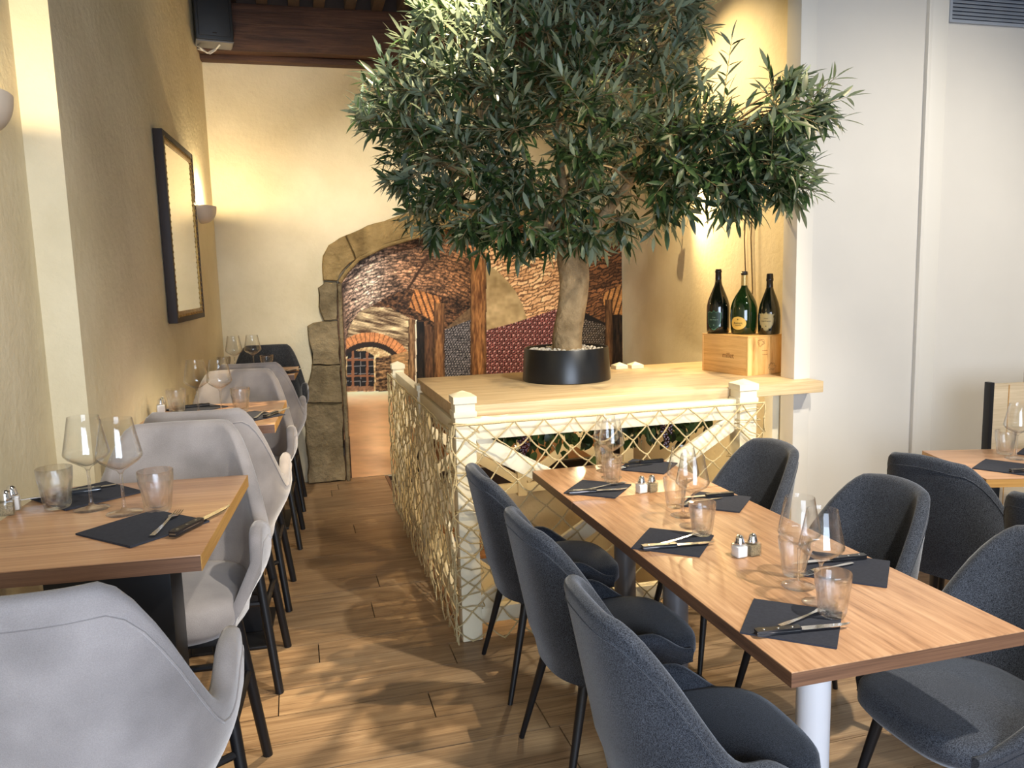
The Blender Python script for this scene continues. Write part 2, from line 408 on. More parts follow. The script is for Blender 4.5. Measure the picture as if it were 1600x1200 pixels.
MB().box(-0.9, -0.8, -2.6, -2.5, 0, H_CEIL).box(1.85, 4.8, -2.6, -2.5, 0, H_CEIL).box(-0.8, 1.85, -2.6, -2.5, 0, 0.5).box(-0.8, 1.85, -2.6, -2.5, 2.6, H_CEIL).build('wall_section', 'wall_cream', wf)
wn = empty('window_1', (0.525, -2.55, 0.5), kind='structure', label='shop window behind the camera')
MB().box(-1.325, 1.325, -0.03, 0.03, 0, 0.06).box(-1.325, 1.325, -0.03, 0.03, 2.04, 2.1).box(-1.325, -1.265, -0.03, 0.03, 0, 2.1).box(1.265, 1.325, -0.03, 0.03, 0, 2.1).box(-0.03, 0.03, -0.03, 0.03, 0, 2.1).build('window_frame', 'window_frame', wn)

ce = empty('ceiling', (0, 0, 0), kind='structure', label='dark beamed ceiling')
MB().box(-1.1, 5.0, -2.6, 6.7, H_CEIL, H_CEIL + 0.1).build('ceiling_boards', 'ceiling', ce)
MB().box(-0.62, 2.95, 6.31, 6.35, 3.632, H_CEIL).build('added_dark_board', 'ceiling', ce)  # dark sheet added in place of shade, hiding the lit wall between joists
jm = MB().box(-0.04, 0.04, -4.4, 4.4, -0.09, 0.23, 0.006).mesh('joist', 'joist')
for i in range(27):
    inst('joist', jm, ce, (-0.50 + i * 0.205, 1.95, 3.72), rng.uniform(-0.004, 0.004))
def beam_fn():
    m = MB()
    N = 40
    for k in range(1):
        vs = []; fs = []
        prof = [(6.30, 3.30), (6.285, 3.34), (6.285, 3.60), (6.30, 3.63), (6.50, 3.63), (6.50, 3.30)]
        for i in range(N + 1):
            x = -0.62 + 3.5 * i / N
            for (yy, zz) in prof: vs.append((x, yy + 0.006 * math.sin(x * 5 + zz * 7), zz + 0.006 * math.sin(x * 3.1 + yy)))
        n = len(prof)
        for i in range(N):
            for j in range(n): fs.append((i * n + j, i * n + (j + 1) % n, (i + 1) * n + (j + 1) % n, (i + 1) * n + j))
        fs.append(tuple(range(n))); fs.append(tuple(N * n + j for j in range(n)))
        m.add(vs, fs)
    return m
b = beam_fn().build('ceiling_beam', 'beam'); tag(b, 'heavy dark timber ceiling beam over the arch wall', 'beam')
MB().box(-0.56, 2.83, 6.40, 6.50, 3.255, 3.30, 0.012).build('wall_plate', 'beam', b)
# arch stones
arch = empty('stone_arch', (0, 6.5, 0), label='weathered stone arch framing the cellar mural', cat='arch')
STONES = [
 ('arch_stone', [(0.234, 1.625), (0.241, 1.821), (0.292, 1.904), (0.425, 1.976), (0.461, 1.883), (0.493, 1.788), (0.362, 1.669), (0.341, 1.619)], 0.09, 'stone_warm'),
 ('arch_stone', [(0.425, 1.976), (0.597, 2.049), (0.789, 2.104), (0.964, 2.156), (1.034, 1.979), (0.877, 1.943), (0.683, 1.879), (0.493, 1.788), (0.461, 1.883)], 0.085, 'stone_warm'),
 ('arch_stone', [(0.964, 2.156), (1.35, 2.25), (1.37, 2.07), (1.034, 1.979)], 0.08, 'stone_warm'),
 ('arch_stone', [(1.35, 2.25), (1.80, 2.27), (1.80, 2.09), (1.37, 2.07)], 0.085, 'stone_warm'),
 ('arch_stone', [(1.80, 2.27), (2.25, 2.23), (2.23, 2.05), (1.80, 2.09)], 0.08, 'stone_warm'),
 ('arch_stone', [(2.25, 2.23), (2.80, 2.12), (2.80, 1.95), (2.23, 2.05)], 0.085, 'stone_warm'),
 ('jamb_stone', [(0.19, 1.57), (0.237, 1.60), (0.239, 1.619), (0.341, 1.617), (0.324, 1.312), (0.221, 1.307), (0.187, 1.42)], 0.07, 'stone'),
 ('jamb_stone', [(0.09, 1.272), (0.14, 1.295), (0.221, 1.305), (0.329, 1.310), (0.332, 0.957), (0.109, 0.967), (0.112, 1.05), (0.100, 1.13)], 0.085, 'stone'),
 ('jamb_stone', [(0.109, 0.965), (0.332, 0.955), (0.331, 0.645), (0.035, 0.663), (0.05, 0.76), (0.085, 0.854)], 0.08, 'stone'),
 ('jamb_stone', [(0.010, 0.607), (0.035, 0.661), (0.331, 0.643), (0.322, 0.004), (0.024, 0.004), (0.034, 0.20), (0.022, 0.352), (0.03, 0.50)], 0.09, 'stone')]
srng = random.Random(8)
for nm, poly, d, mt in STONES:
    cx = sum(p[0] for p in poly) / len(poly); cz = sum(p[1] for p in poly) / len(poly)
    bm = bmesh.new(); dense = []
    for i, p in enumerate(poly):
        q = poly[(i + 1) % len(poly)]; k = max(1, int(math.hypot(q[0] - p[0], q[1] - p[1]) / 0.05))
        for t in range(k):
            f = t / k; j = 0.006 if 0 < t else 0.002
            dense.append((p[0] + (q[0] - p[0]) * f + srng.uniform(-j, j), max(0.003, p[1] + (q[1] - p[1]) * f + srng.uniform(-j, j))))
    def ring(sc, yy): return [bm.verts.new((cx + (p[0] - cx) * (1 - sc * 0.007 / max(0.05, abs(p[0] - cx)) if abs(p[0] - cx) > 0.02 else 1), yy, cz + (p[1] - cz) * (1 - sc * 0.007 / max(0.05, abs(p[1] - cz)) if abs(p[1] - cz) > 0.02 else 1))) for p in dense]
    r0 = ring(0, 0.0); r1 = ring(0.15, -d + 0.014); r2 = ring(1.0, -d)
    n = len(dense)
    for a, c in ((r0, r1), (r1, r2)):
        for i in range(n): bm.faces.new((a[i], a[(i + 1) % n], c[(i + 1) % n], c[i]))
    bm.faces.new(r2); bmesh.ops.triangulate(bm, faces=[bm.faces[-1]] if False else [f for f in bm.faces if len(f.verts) > 4])
    m = MB().frombm(bm); m.build(nm, mt, arch, 50)
# dressed roll moulding on the inner edge of the jamb and arch
MB().tube([(0.345, -0.085, 0.004), (0.350, -0.085, 0.6), (0.352, -0.085, 1.3), (0.358, -0.085, 1.6)], 0.016, 8).build('jamb_moulding', 'stone', arch)
MB().tube([(0.360, -0.085, 1.61), (0.42, -0.085, 1.695), (0.52, -0.085, 1.79), (0.72, -0.085, 1.885), (1.03, -0.085, 1.968), (1.37, -0.085, 2.06), (1.8, -0.085, 2.08), (2.23, -0.085, 2.04), (2.79, -0.085, 1.945)], 0.016, 8).build('arch_moulding', 'stone_warm', arch)

# ------------------------------------------------------------------ cellar mural: a flat print on the end wall
def make_mural():
    X0, X1, Z0, Z1 = 0.325, 2.80, 0.0, 2.16
    NX, NZ = 420, 366
    xs = np.linspace(X0, X1, NX + 1); zs = np.linspace(Z0, Z1, NZ + 1)
    X, Z = np.meshgrid(xs, zs)
    # design units of the print
    w = 0.041 * X - 0.021 * Z + 1.0
    U = (217.149 * X - 21.613 * Z + 476.885) / w; V = (12.719 * X - 202.258 * Z + 754.011) / w
    rs = np.random.RandomState(4)
    def vnoise(a, b):
        ia = np.floor(a).astype(int); ib = np.floor(b).astype(int); fa = a - ia; fb = b - ib
        T = rs_tab
        def g(i, j): return T[i % 256, j % 256]
        sa = fa * fa * (3 - 2 * fa); sb = fb * fb * (3 - 2 * fb)
        return (g(ia, ib) * (1 - sa) + g(ia + 1, ib) * sa) * (1 - sb) + (g(ia, ib + 1) * (1 - sa) + g(ia + 1, ib + 1) * sa) * sb
    rs_tab = rs.rand(256, 256)
    def fbm(a, b): return 0.5 * vnoise(a, b) + 0.3 * vnoise(a * 2.1 + 7, b * 2.1 + 3) + 0.2 * vnoise(a * 4.3 + 1, b * 4.3 + 9)
    col = np.zeros(U.shape + (3,))
    def rgb(r, g, b): return np.array([r, g, b], float)
    def lerp(a, b, t): return a + (b - a) * np.clip(t, 0, 1)[..., None]
    def poly(P):
        c = np.zeros(U.shape, bool); n = len(P)
        for i in range(n):
            x1, y1 = P[i]; x2, y2 = P[(i + 1) % n]
            if y1 == y2: continue
            k = ((y1 > V) != (y2 > V)) & (U < (x2 - x1) * (V - y1) / (y2 - y1) + x1); c ^= k
        return c
    def put(mask, c): col[mask] = (c[mask] if c.shape == col.shape else c)
    def bricks(a, b, bh, bw, jit=1.0):
        b2 = b + 1.6 * (vnoise(a / 14.0, b / 9.0) - 0.5) * jit; r = np.floor(b2 / bh); a2 = a + (r % 2) * bw * 0.5 + 3 * vnoise(r * 3.3, a / 30)
        e = np.minimum(np.abs((b2 / bh) % 1 - 0.5), 0.5 * np.ones_like(a)) ; j = ((0.5 - e) * bh < 0.9) | ((0.5 - np.abs((a2 / bw) % 1 - 0.5)) * bw < 0.9)
        tone = rs_tab[(np.floor(a2 / bw).astype(int) * 7) % 256, (r.astype(int) * 13) % 256]
        return j, tone
    # big vault
    dx, dy = U - 640.0, V - 600.0
    R = np.hypot(dx, dy * 1.05); A = np.arctan2(dy, dx)
    j, t = bricks(A * 150 + 9 * fbm(U / 9.0, V / 9.0), R + 7 * fbm(U / 11.0, V / 11.0), 5.0, 13, 3.0)
    n = fbm(U / 3.2, V / 3.2); nb = fbm(U / 28.0, V / 28.0); crack = fbm(A * 26, R / 2.6)
    light = np.exp(-((U - 575) / 36.0) ** 2) * np.clip((V - 340) / 60, 0, 1) * np.clip((545 - V) / 80, 0, 1)
    side = np.clip((U - 590) / 130.0, 0, 1)
    base = lerp(np.broadcast_to(rgb(104, 76, 58), col.shape), rgb(186, 156, 134), light)
    base = lerp(base, rgb(118, 78, 46), side * 0.85)
    base = base * (0.28 + 0.30 * t + 1.0 * (n - 0.5) + 0.6 * nb + 1.5 * np.clip(crack - 0.30, 0, 0.5))[..., None]
    base[j] *= 0.55
    warm = np.exp(-(((U - 640) / 50.0) ** 2 + ((V - 430) / 22.0) ** 2))
    base = np.clip(base, 14, 255) * (1 + 0.35 * warm)[..., None]
    col[:] = base
    put((np.abs((U - 636) + (V - 455) * 0.62) < 2.2) & (V < 455) & (V > 385), rgb(60, 38, 24))
    # left dark rib
    put(poly([(524, 440), (534, 432), (540, 500), (541, 750), (524, 750)]), lerp(np.broadcast_to(rgb(60, 40, 30), col.shape), rgb(150, 120, 96), n))
    # groin shadow and broken brick ribs
    k = poly([(575, 482), (610, 462), (640, 452), (690, 462), (735, 470), (735, 505), (700, 515), (676, 512), (650, 500), (600, 480)])
    put(k, (rgb(92, 60, 36) * np.clip(0.1 + 0.9 * n + 2.2 * (fbm((U + V) / 5.0, (V - U * 0.4) / 2.2) - 0.42), 0.15, 2)[..., None]))
    k = poly([(648, 452), (690, 466), (680, 505), (640, 480)])
    jj = (((U - V * 0.35) % 9) < 3); put(k & ~jj, rgb(186, 118, 60) * (0.7 + 0.6 * n[..., None])); put(k & jj, rgb(82, 46, 24) * np.ones_like(col))
    # inner tunnel
    tun = poly([(545, 515), (552, 500), (562, 488), (580, 480), (610, 482), (640, 498), (640, 620), (541, 620), (541, 540)])
    st = fbm(U / 22.0, (V - (U - 590) * 0.18) / 2.4)
    put(tun, lerp(np.broadcast_to(rgb(70, 48, 30), col.shape), rgb(238, 212, 160), (st - 0.25) * 1.7))
    d2 = np.hypot(U - 578, (V - 600) * 0.95)
    ring = (d2 > 62) & (d2 < 76) & (V < 560) & (U > 541) & (U < 640)
    rb = ((np.arctan2(V - 600, U - 578) * 66) % 6.5) < 1.0
    put(ring & ~rb, rgb(206, 130, 74) * (0.72 + 0.5 * n[..., None])); put(ring & rb, rgb(120, 66, 36) * np.ones_like(col))
    put((d2 > 54) & (d2 <= 62) & (V < 565) & (U > 541) & (U < 640), rgb(42, 30, 24) * np.ones_like(col))
    inn = (d2 <= 54) & (V < 614) & (U > 541); put(inn, lerp(np.broadcast_to(rgb(150, 112, 66), col.shape), rgb(244, 216, 160), (n - 0.2) * 1.6))
    gate = poly([(543, 553), (552, 549), (572, 549), (584, 556), (585, 612), (541, 612)]); put(gate, rgb(26, 24, 26) * np.ones_like(col))
    put(gate & ((((U - 541) % 11) < 1.0) | (((V - 548) % 12) < 1.0)), rgb(120, 116, 116) * np.ones_like(col))
    put(gate & ((np.abs(U - 551.5) < 2) | (np.abs(U - 574) < 1.8) | (np.abs(V - 563) < 1.6) | (np.abs(V - 588) < 1.4)), rgb(136, 84, 54) * np.ones_like(col))
    put(gate & (V > 604), rgb(150, 104, 72) * (0.6 + 0.7 * n[..., None]))
    wl = poly([(587, 560), (612, 556), (616, 612), (587, 613)]); st2 = fbm(U / 5.0, V / 2.3); put(wl, lerp(np.broadcast_to(rgb(40, 26, 18), col.shape), rgb(186, 140, 90), (st2 - 0.3) * 2))
    put(poly([(612, 556), (640, 548), (640, 614), (614, 614)]), rgb(176, 130, 80) * (0.5 + 0.8 * st2[..., None]))
    # passage floor
    fl = poly([(541, 613), (655, 611), (980, 590), (980, 760), (536, 760)])
    g = np.clip((V - 612) / 26.0, 0, 1); mid = np.exp(-((U - 590) / 26.0) ** 2)
    fc = lerp(np.broadcast_to(rgb(240, 218, 182), col.shape), rgb(182, 130, 82), g); fc = lerp(fc, rgb(226, 178, 128), mid * 0.7 * g)
    fc = fc * (0.93 + 0.14 * fbm(U / 30.0, V / 4.0))[..., None]; put(fl, fc)
    put(poly([(536, 690), (546, 682), (550, 750), (536, 752)]), rgb(58, 40, 30) * np.ones_like(col))
    # timber posts
    def post(x0, x1, y0, y1, c0, c1, dark=0.5):
        k = (U >= x0) & (U <= x1) & (V >= y0) & (V <= y1); q = fbm(U / 2.2, V / 16.0); e = 1 - dark * np.abs((U - (x0 + x1) / 2) / ((x1 - x0) / 2)) ** 3
        put(k, lerp(np.broadcast_to(c0, col.shape), c1, (q - 0.25) * 2) * e[..., None])
    post(638, 649, 500, 760, rgb(84, 56, 34), rgb(170, 128, 82)); post(649, 651, 500, 760, rgb(200, 180, 150), rgb(230, 210, 180), 0)
    post(651, 663, 503, 760, rgb(12, 10, 10), rgb(40, 30, 24)); post(663, 678, 510, 760, rgb(54, 34, 22), rgb(110, 72, 44))
    gz = poly([(694, 516), (736, 480), (736, 520), (694, 530)]); put(gz, rgb(110, 84, 56) * (0.6 + 0.6 * n[..., None]))
    def bottles(P, dark, lite, s, slant):
        k = poly(P); put(k, dark * np.ones_like(col)); a = (U + slant * V); r = np.floor(V / (s * 0.86)); aa = (U + (r % 2) * s / 2 + slant * V) % s - s / 2; bb = V % (s * 0.86) - s * 0.43
        dd = np.hypot(aa, bb); put(k & (dd < s * 0.42) & (dd > s * 0.26), lite * (0.6 + 0.7 * n[..., None])); put(k & (np.hypot(aa + s * .1, bb + s * .12) < s * 0.14), lerp(np.broadcast_to(lite, col.shape), rgb(240, 225, 215), np.full(U.shape, 0.55)))
    bottles([(695, 516), (735, 500), (735, 620), (695, 620)], rgb(22, 22, 28), rgb(104, 100, 104), 4.4, 0.3)
    post(678, 695, 474, 760, rgb(82, 50, 26), rgb(158, 106, 58))
    # right vault: bricks, plaster lunette, racked bottles
    k = (U > 758) & (V < 600); j, t = bricks(U * 0.94 + V * 0.34 + 8 * fbm(U / 10.0, V / 10.0), V * 0.94 + U * 0.30 + 7 * fbm(U / 12.0 + 5, V / 12.0), 5.6, 15, 3.0)
    put(k, lerp(np.broadcast_to(rgb(160, 104, 58), col.shape), rgb(238, 196, 142), t * 0.5 + n * 0.75 - 0.05)); put(k & j, rgb(110, 74, 46) * np.ones_like(col))
    k = (V < 375) & (U > 690); put(k, rgb(120, 80, 48) * (0.5 + 0.8 * n[..., None]))
    rt = (U > 898) & (V < 600); j, t = bricks(U + V * 0.3 + 8 * fbm(U / 10.0, V / 10.0), V * 1.0 + U * 0.28 + 7 * fbm(U / 12.0, V / 12.0), 5.0, 13, 3.0)
    put(rt, rgb(112, 70, 38) * (0.45 + 0.6 * t + 0.5 * n)[..., None]); put(rt & j, rgb(52, 32, 20) * np.ones_like(col))
    k = poly([(940, 460), (972, 444), (980, 500), (950, 505)]); jj = ((U + V * 0.3) % 8) < 2.4; put(k & ~jj, rgb(178, 118, 58) * (0.7 + 0.5 * n[..., None])); put(k & jj, rgb(70, 42, 22) * np.ones_like(col))
    lun = poly([(760, 413), (776, 423), (792, 438), (806, 456), (816, 476), (823, 497), (824, 512), (760, 525)])
    put(lun, lerp(np.broadcast_to(rgb(132, 108, 66), col.shape), rgb(190, 164, 116), (fbm(U / 18.0, V / 18.0) - 0.2) * 1.6))
    bottles([(758, 517), (800, 506), (880, 480), (880, 620), (758, 620)], rgb(46, 18, 18), rgb(150, 82, 78), 7.4, 0.0)
    put(poly([(898, 480), (945, 505), (945, 600), (898, 600)]), rgb(26, 22, 20) * np.ones_like(col)); bottles([(900, 496), (945, 508), (945, 600), (900, 600)], rgb(24, 20, 18), rgb(92, 78, 62), 4.0, 0.2)
    post(735, 760, 404, 760, rgb(88, 50, 22), rgb(176, 118, 62), 0.45)
    post(945, 957, 468, 760, rgb(70, 44, 24), rgb(120, 82, 46)); post(957, 972, 492, 760, rgb(16, 12, 10), rgb(60, 42, 28), 0.2)
    grey = col.mean(axis=2, keepdims=True); col[:] = np.clip((grey + (col - grey) * 0.86) * 1.2, 0, 255) / 255.0
    lin = np.where(col <= 0.04045, col / 12.92, ((col + 0.055) / 1.055) ** 2.4)
    verts = np.stack([X.ravel(), np.zeros(X.size), Z.ravel()], 1)
    top = np.interp(xs, [0.325, 0.36, 0.42, 0.52, 0.72, 1.03, 1.37, 1.8, 2.23, 2.8], [1.56, 1.63, 1.72, 1.82, 1.92, 2.00, 2.09, 2.11, 2.07, 1.98])
    ii, jj2 = np.meshgrid(np.arange(NZ), np.arange(NX), indexing='ij')
    keep = zs[ii + 1] < np.minimum(top[jj2], top[jj2 + 1]); ii = ii[keep]; jj2 = jj2[keep]; W = NX + 1
    faces = np.stack([ii * W + jj2, ii * W + jj2 + 1, (ii + 1) * W + jj2 + 1, (ii + 1) * W + jj2], 1)
    me = bpy.data.meshes.new('mural'); me.from_pydata(verts.tolist(), [], faces.tolist())
    at = me.color_attributes.new('print', 'FLOAT_COLOR', 'POINT')
    at.data.foreach_set('color', np.concatenate([lin.reshape(-1, 3), np.ones((X.size, 1))], 1).astype(np.float32).ravel())
    m = NT('mural_print'); a = m.n('ShaderNodeVertexColor', layer_name='print'); m.base(a.outputs[0]); m.rough(0.55); m.p.inputs['Specular IOR Level'].default_value = 0.25
    me.materials.append(m.m); me.update()
    o = bpy.data.objects.new('cellar_mural', me); C.objects.link(o); o.location = (0, 6.492, 0.003)
    tag(o, 'printed mural of a vaulted brick wine cellar inside the stone arch', 'mural')
make_mural()

# ------------------------------------------------------------------ stairwell below the floor
sw = empty('stairwell', (0, 0, 0), kind='structure', label='stair opening going down behind the netted railing')
MB().box(HX0 - 0.05, HX0, HY0, 5.52, -2.6, -0.01).build('well_wall', 'cream', sw)
MB().box(HX0, HX1, HY0 - 0.05, HY0, -2.6, -0.02).build('well_wall', 'cream', sw)
MB().box(HX0 - 0.05, HX1 + 0.2, HY0 - 0.05, 6.5, -2.65, -2.6).build('lower_floor', 'step', sw)
for i in range(9):
    MB().box(HX0 - 0.04 + i * 0.22, HX0 + 0.20 + i * 0.22, 5.56, HY1, -0.19 * (i + 1) - 0.03 + 0.12, -0.19 * (i + 1) + 0.12, 0.004).build('stair_tread', 'cream' if i == 0 else 'step', sw)
    MB().box(HX0 - 0.04 + i * 0.22, HX0 - 0.02 + i * 0.22, 5.56, HY1, -0.19 * (i + 1) + 0.12, -0.19 * i + 0.09 if i else -0.014).build('stair_riser', 'cream', sw)
MB().box(HX0 - 0.055, HX0 - 0.03, HY0, 6.46, -0.03, 0.004).build('floor_nosing', 'edge_band', sw)
MB().prism([(HX0, -0.02), (HX0 + 2.0, -1.75), (HX0 + 2.0, -2.05), (HX0, -0.32)], 'y', 5.50, 5.56).build('stair_stringer', 'cream', sw)
# ------------------------------------------------------------------ railing, counter, netting
rail = empty('stair_railing', (0.67, 3.32, 0), label='cream painted timber railing with crossed braces around the stairs', cat='railing')
rail.location = (0, 0, 0)
def post(x, y, h, w=0.09):
    o = MB().box(x - w / 2, x + w / 2, y - w / 2, y + w / 2, 0.002, h, 0.004).build('post', 'cream', rail)
    a = w / 2 + 0.006
    MB().box(x - a, x + a, y - a, y + a, h - 0.06, h - 0.035, 0.004).build('collar', 'cream', o)
    c = MB(); c.box(x - a, x + a, y - a, y + a, h + 0.0005, h + 0.03)
    top = [(x - a, y - a, h + 0.03), (x + a, y - a, h + 0.03), (x + a, y + a, h + 0.03), (x - a, y + a, h + 0.03), (x, y, h + 0.052)]
    c.add(top, [(0, 1, 4), (1, 2, 4), (2, 3, 4), (3, 0, 4)]); c.build('post_cap', 'cream', o)
    return o
post(0.680, 3.315, 1.075); post(2.055, 3.315, 1.045); post(0.672, 5.50, 1.00, 0.08); post(0.675, 4.40, 0.99, 0.07)
post(2.40, 5.50, 0.76, 0.08); post(1.55, 5.50, 0.76, 0.07)
def bar(p, q, w, d, name='rail'):
    p, q = Vector(p), Vector(q); L = (q - p).length; m = MB().box(0, L, -d / 2, d / 2, -w / 2, w / 2, 0.004)
    x = (q - p).normalized(); yv = Vector((0, 0, 1)).cross(x).normalized(); z = x.cross(yv)
    m.xf(Matrix(((x.x, yv.x, z.x, p.x), (x.y, yv.y, z.y, p.y), (x.z, yv.z, z.z, p.z), (0, 0, 0, 1))))
    return m.build(name, 'cream', rail)
# front bay
bar((0.725, 3.322, 0.955), (2.01, 3.322, 0.955), 0.095, 0.05, 'top_rail'); bar((0.725, 3.322, 0.10), (2.01, 3.322, 0.10), 0.07, 0.05, 'bottom_rail')
bar((0.728, 3.338, 0.90), (2.005, 3.338, 0.15), 0.08, 0.025, 'brace'); bar((0.728, 3.310, 0.15), (2.005, 3.310, 0.90), 0.08, 0.025, 'brace')
# side bay and rear bay
for (a, b_) in (((0.675, 3.36), (0.675, 4.365)), ((0.675, 4.435), (0.675, 5.46))):
    bar((a[0], a[1], 0.94), (b_[0], b_[1], 0.94), 0.08, 0.05, 'top_rail'); bar((a[0], a[1], 0.10), (b_[0], b_[1], 0.10), 0.07, 0.05, 'bottom_rail')
    bar((a[0] + .014, a[1], 0.89), (b_[0] + .014, b_[1], 0.15), 0.07, 0.024, 'brace'); bar((a[0] - .014, a[1], 0.15), (b_[0] - .014, b_[1], 0.89), 0.07, 0.024, 'brace')
for x0, x1 in ((0.712, 1.515), (1.585, 2.36)):
    bar((x0, 5.50, 0.70), (x1, 5.50, 0.70), 0.08, 0.05, 'top_rail'); bar((x0, 5.50, 0.06), (x1, 5.50, 0.06), 0.07, 0.05, 'bottom_rail')
    bar((x0, 5.512, 0.65), (x1, 5.512, 0.12), 0.07, 0.022, 'brace'); bar((x0, 5.488, 0.12), (x1, 5.488, 0.65), 0.07, 0.022, 'brace')

ct = MB().box(0.655, 2.545, 3.372, 4.47, 0.992, 1.05, 0.004)
ct.xf(Matrix.Translation((-1.6, -3.9, -0.992)))
ct = ct.build('counter_top', 'counter', loc=(1.6, 3.9, 0.992)); tag(ct, 'thick pale oak counter top over the stair railing carrying the olive tree', 'counter')
# support behind the counter and the two little post caps at its rear edge
for x in (1.86, 1.955):
    m = MB(); a = 0.038; m.box(-a, a, -a, a, 0, 0.02); m.add([(-a, -a, .02), (a, -a, .02), (a, a, .02), (-a, a, .02), (0, 0, .038)], [(0, 1, 4), (1, 2, 4), (2, 3, 4), (3, 0, 4)])
    o = m.build('post_cap_block', 'cream', loc=(x, 4.36 - (x - 1.86) * 0.15, 1.0505))
    tag(o, 'small cream cap by the pot at the counter rear, %s' % ('left one' if x < 1.9 else 'right one'), 'cap', 'small cream caps on the counter')
MB().box(2.42, 2.50, 3.62, 3.70, 0.002, 0.99, 0.004).build('counter_leg', 'cream', rail)

# rope net: diamond lattice with knots
nrng = random.Random(21)
def net_panel(origin, du, nu, nv, cw, ch, bulge, name, parent, seed, sag=0.02):
    rr = random.Random(seed); o = Vector(origin); du = Vector(du); nrm = du.cross(Vector((0, 0, 1)))
    P = {}
    for j in range(nv + 1):
        for i in range(-1, nu + 2):
            u = (i + 0.5 * (j % 2)) * cw; u = min(max(u, 0), nu * cw)
            z = j * ch
            P[i, j] = o + du * (u + rr.uniform(-.012, .012)) - Vector((0, 0, 1)) * (z + rr.uniform(-.012, .012) * (j > 0)) + nrm * (bulge + rr.uniform(0, 0.012))
    m = MB()
    def strand(a, b):
        if (a - b).length < 0.02: return
        mid = (a + b) / 2 + Vector((rr.uniform(-.006, .006), rr.uniform(-.003, .003), -rr.uniform(0, sag * 0.5)))
        m.tube([a, (a + mid) / 2 + Vector((0, 0, -.002)), mid, (b + mid) / 2 + Vector((0, 0, -.002)), b], 0.0036, 5, False)
    for j in range(nv):
        for i in range(-1, nu + 1):
            a = P[i, j]
            if j % 2 == 0: L = [(i - 1, j + 1), (i, j + 1)]
            else: L = [(i, j + 1), (i + 1, j + 1)]
            for q in L:
                if q in P: strand(a, P[q])
    for j in range(1, nv + 1):
        for i in range(0, nu + 1):
            p = P[i, j]; r = 0.0072
            m.add([p + Vector(d) * r for d in ((1, 0, 0), (-1, 0, 0), (0, 1, 0), (0, -1, 0), (0, 0, 1), (0, 0, -1))], [(0, 2, 4), (2, 1, 4), (1, 3, 4), (3, 0, 4), (2, 0, 5), (1, 2, 5), (3, 1, 5), (0, 3, 5)])
    top = [P[i, 0] for i in range(0, nu + 1)]; m.tube(top, 0.0045, 5, False)
    return m.build(name, 'rope', parent, 60)
net = empty('rope_net', (0, 0, 0), label='tan knotted rope net draped over the stair railing', cat='net')
net_panel((0.615, 3.262, 0.985), (1, 0, 0), 11, 15, 0.1385, 0.0655, 0.0, 'front_net', net, 5)
net_panel((0.612, 5.55, 0.965), (0, -1, 0), 22, 17, 0.1030, 0.0560, 0.0, 'side_net', net, 9, 0.03)
# lashing wound round the two front posts
for (x, zt, nm) in ((0.680, 0.97, 14), (2.055, 0.95, 9)):
    m = MB(); rr = random.Random(int(x * 100))
    for k in range(nm):
        z = zt - k * (0.062 if nm > 10 else 0.045); t = rr.uniform(-.05, .05); a = 0.056
        m.tube([(x - a, 3.315 - a, z + t), (x, 3.315 - a - .004, z + rr.uniform(-.02, .02)), (x + a, 3.315 - a, z - t), (x + a, 3.315 + a, z - t + .02), (x - a, 3.315 + a, z + t - .02), (x - a, 3.315 - a, z + t)], 0.003, 5, False)
    m.build('lashing', 'rope', net, 60)

# vine garland with grapes under the counter
def leafshape(L, W, fold=0.15, curl=0.1, n=4):
    vs = []; fs = []
    for i in range(n + 1):
        t = i / n; w = W / 2 * (math.sin(PI * min(1, t ** 0.85)) ** 0.8 if 0 < t < 1 else 0.03)
        z = -curl * L * t * t
        vs += [(t * L, -w, z + fold * w), (t * L, 0, z), (t * L, w, z + fold * w)]
    for i in range(n):
        a = 3 * i; fs += [(a, a + 3, a + 4, a + 1), (a + 1, a + 4, a + 5, a + 2)]
    return vs, fs
gar = empty('vine_garland', (0, 0, 0), label='dark vine garland with red grapes hanging under the counter', cat='garland')
m = MB(); grng = random.Random(12)
for k in range(420):
    x = grng.uniform(0.85, 1.95); y = grng.uniform(3.45, 3.62); z = 0.955 - abs(grng.gauss(0, 0.075))
    if z < 0.74: continue
    vs, fs = leafshape(grng.uniform(.05, .075), grng.uniform(.035, .05), 0.2, 0.3)
    R_ = Matrix.Translation((x, y, z)) @ Matrix.Rotation(grng.uniform(0, 6.28), 4, 'Z') @ Matrix.Rotation(grng.uniform(0.1, 1.5), 4, 'Y') @ Matrix.Rotation(grng.uniform(-1, 1), 4, 'X')
    m.add([R_ @ Vector(v) for v in vs], fs)
tag(m.build('vine_foliage', 'vine_leaf', gar, fix=False), kind='stuff')
for cx in (0.99, 1.38, 1.72):
    m = MB()
    for k in range(70):
        t = grng.random(); r = 0.045 * (1 - t * 0.75); a = grng.uniform(0, 6.28); q = r * math.sqrt(grng.random())
        bm = bmesh.new(); bmesh.ops.create_icosphere(bm, subdivisions=1, radius=0.0085, matrix=Matrix.Translation((cx + q * math.cos(a), 3.46 + q * math.sin(a) * 0.8, 0.90 - t * 0.14))); m.frombm(bm)
    tag(m.build('grape_bunch', 'grape', gar), kind='stuff')
m = MB(); m.tube([(0.8, 3.53, 0.96), (1.1, 3.52, 0.93), (1.4, 3.54, 0.95), (1.7, 3.52, 0.93), (1.97, 3.53, 0.96)], 0.006, 6); m.build('vine_stem', 'twig', gar)

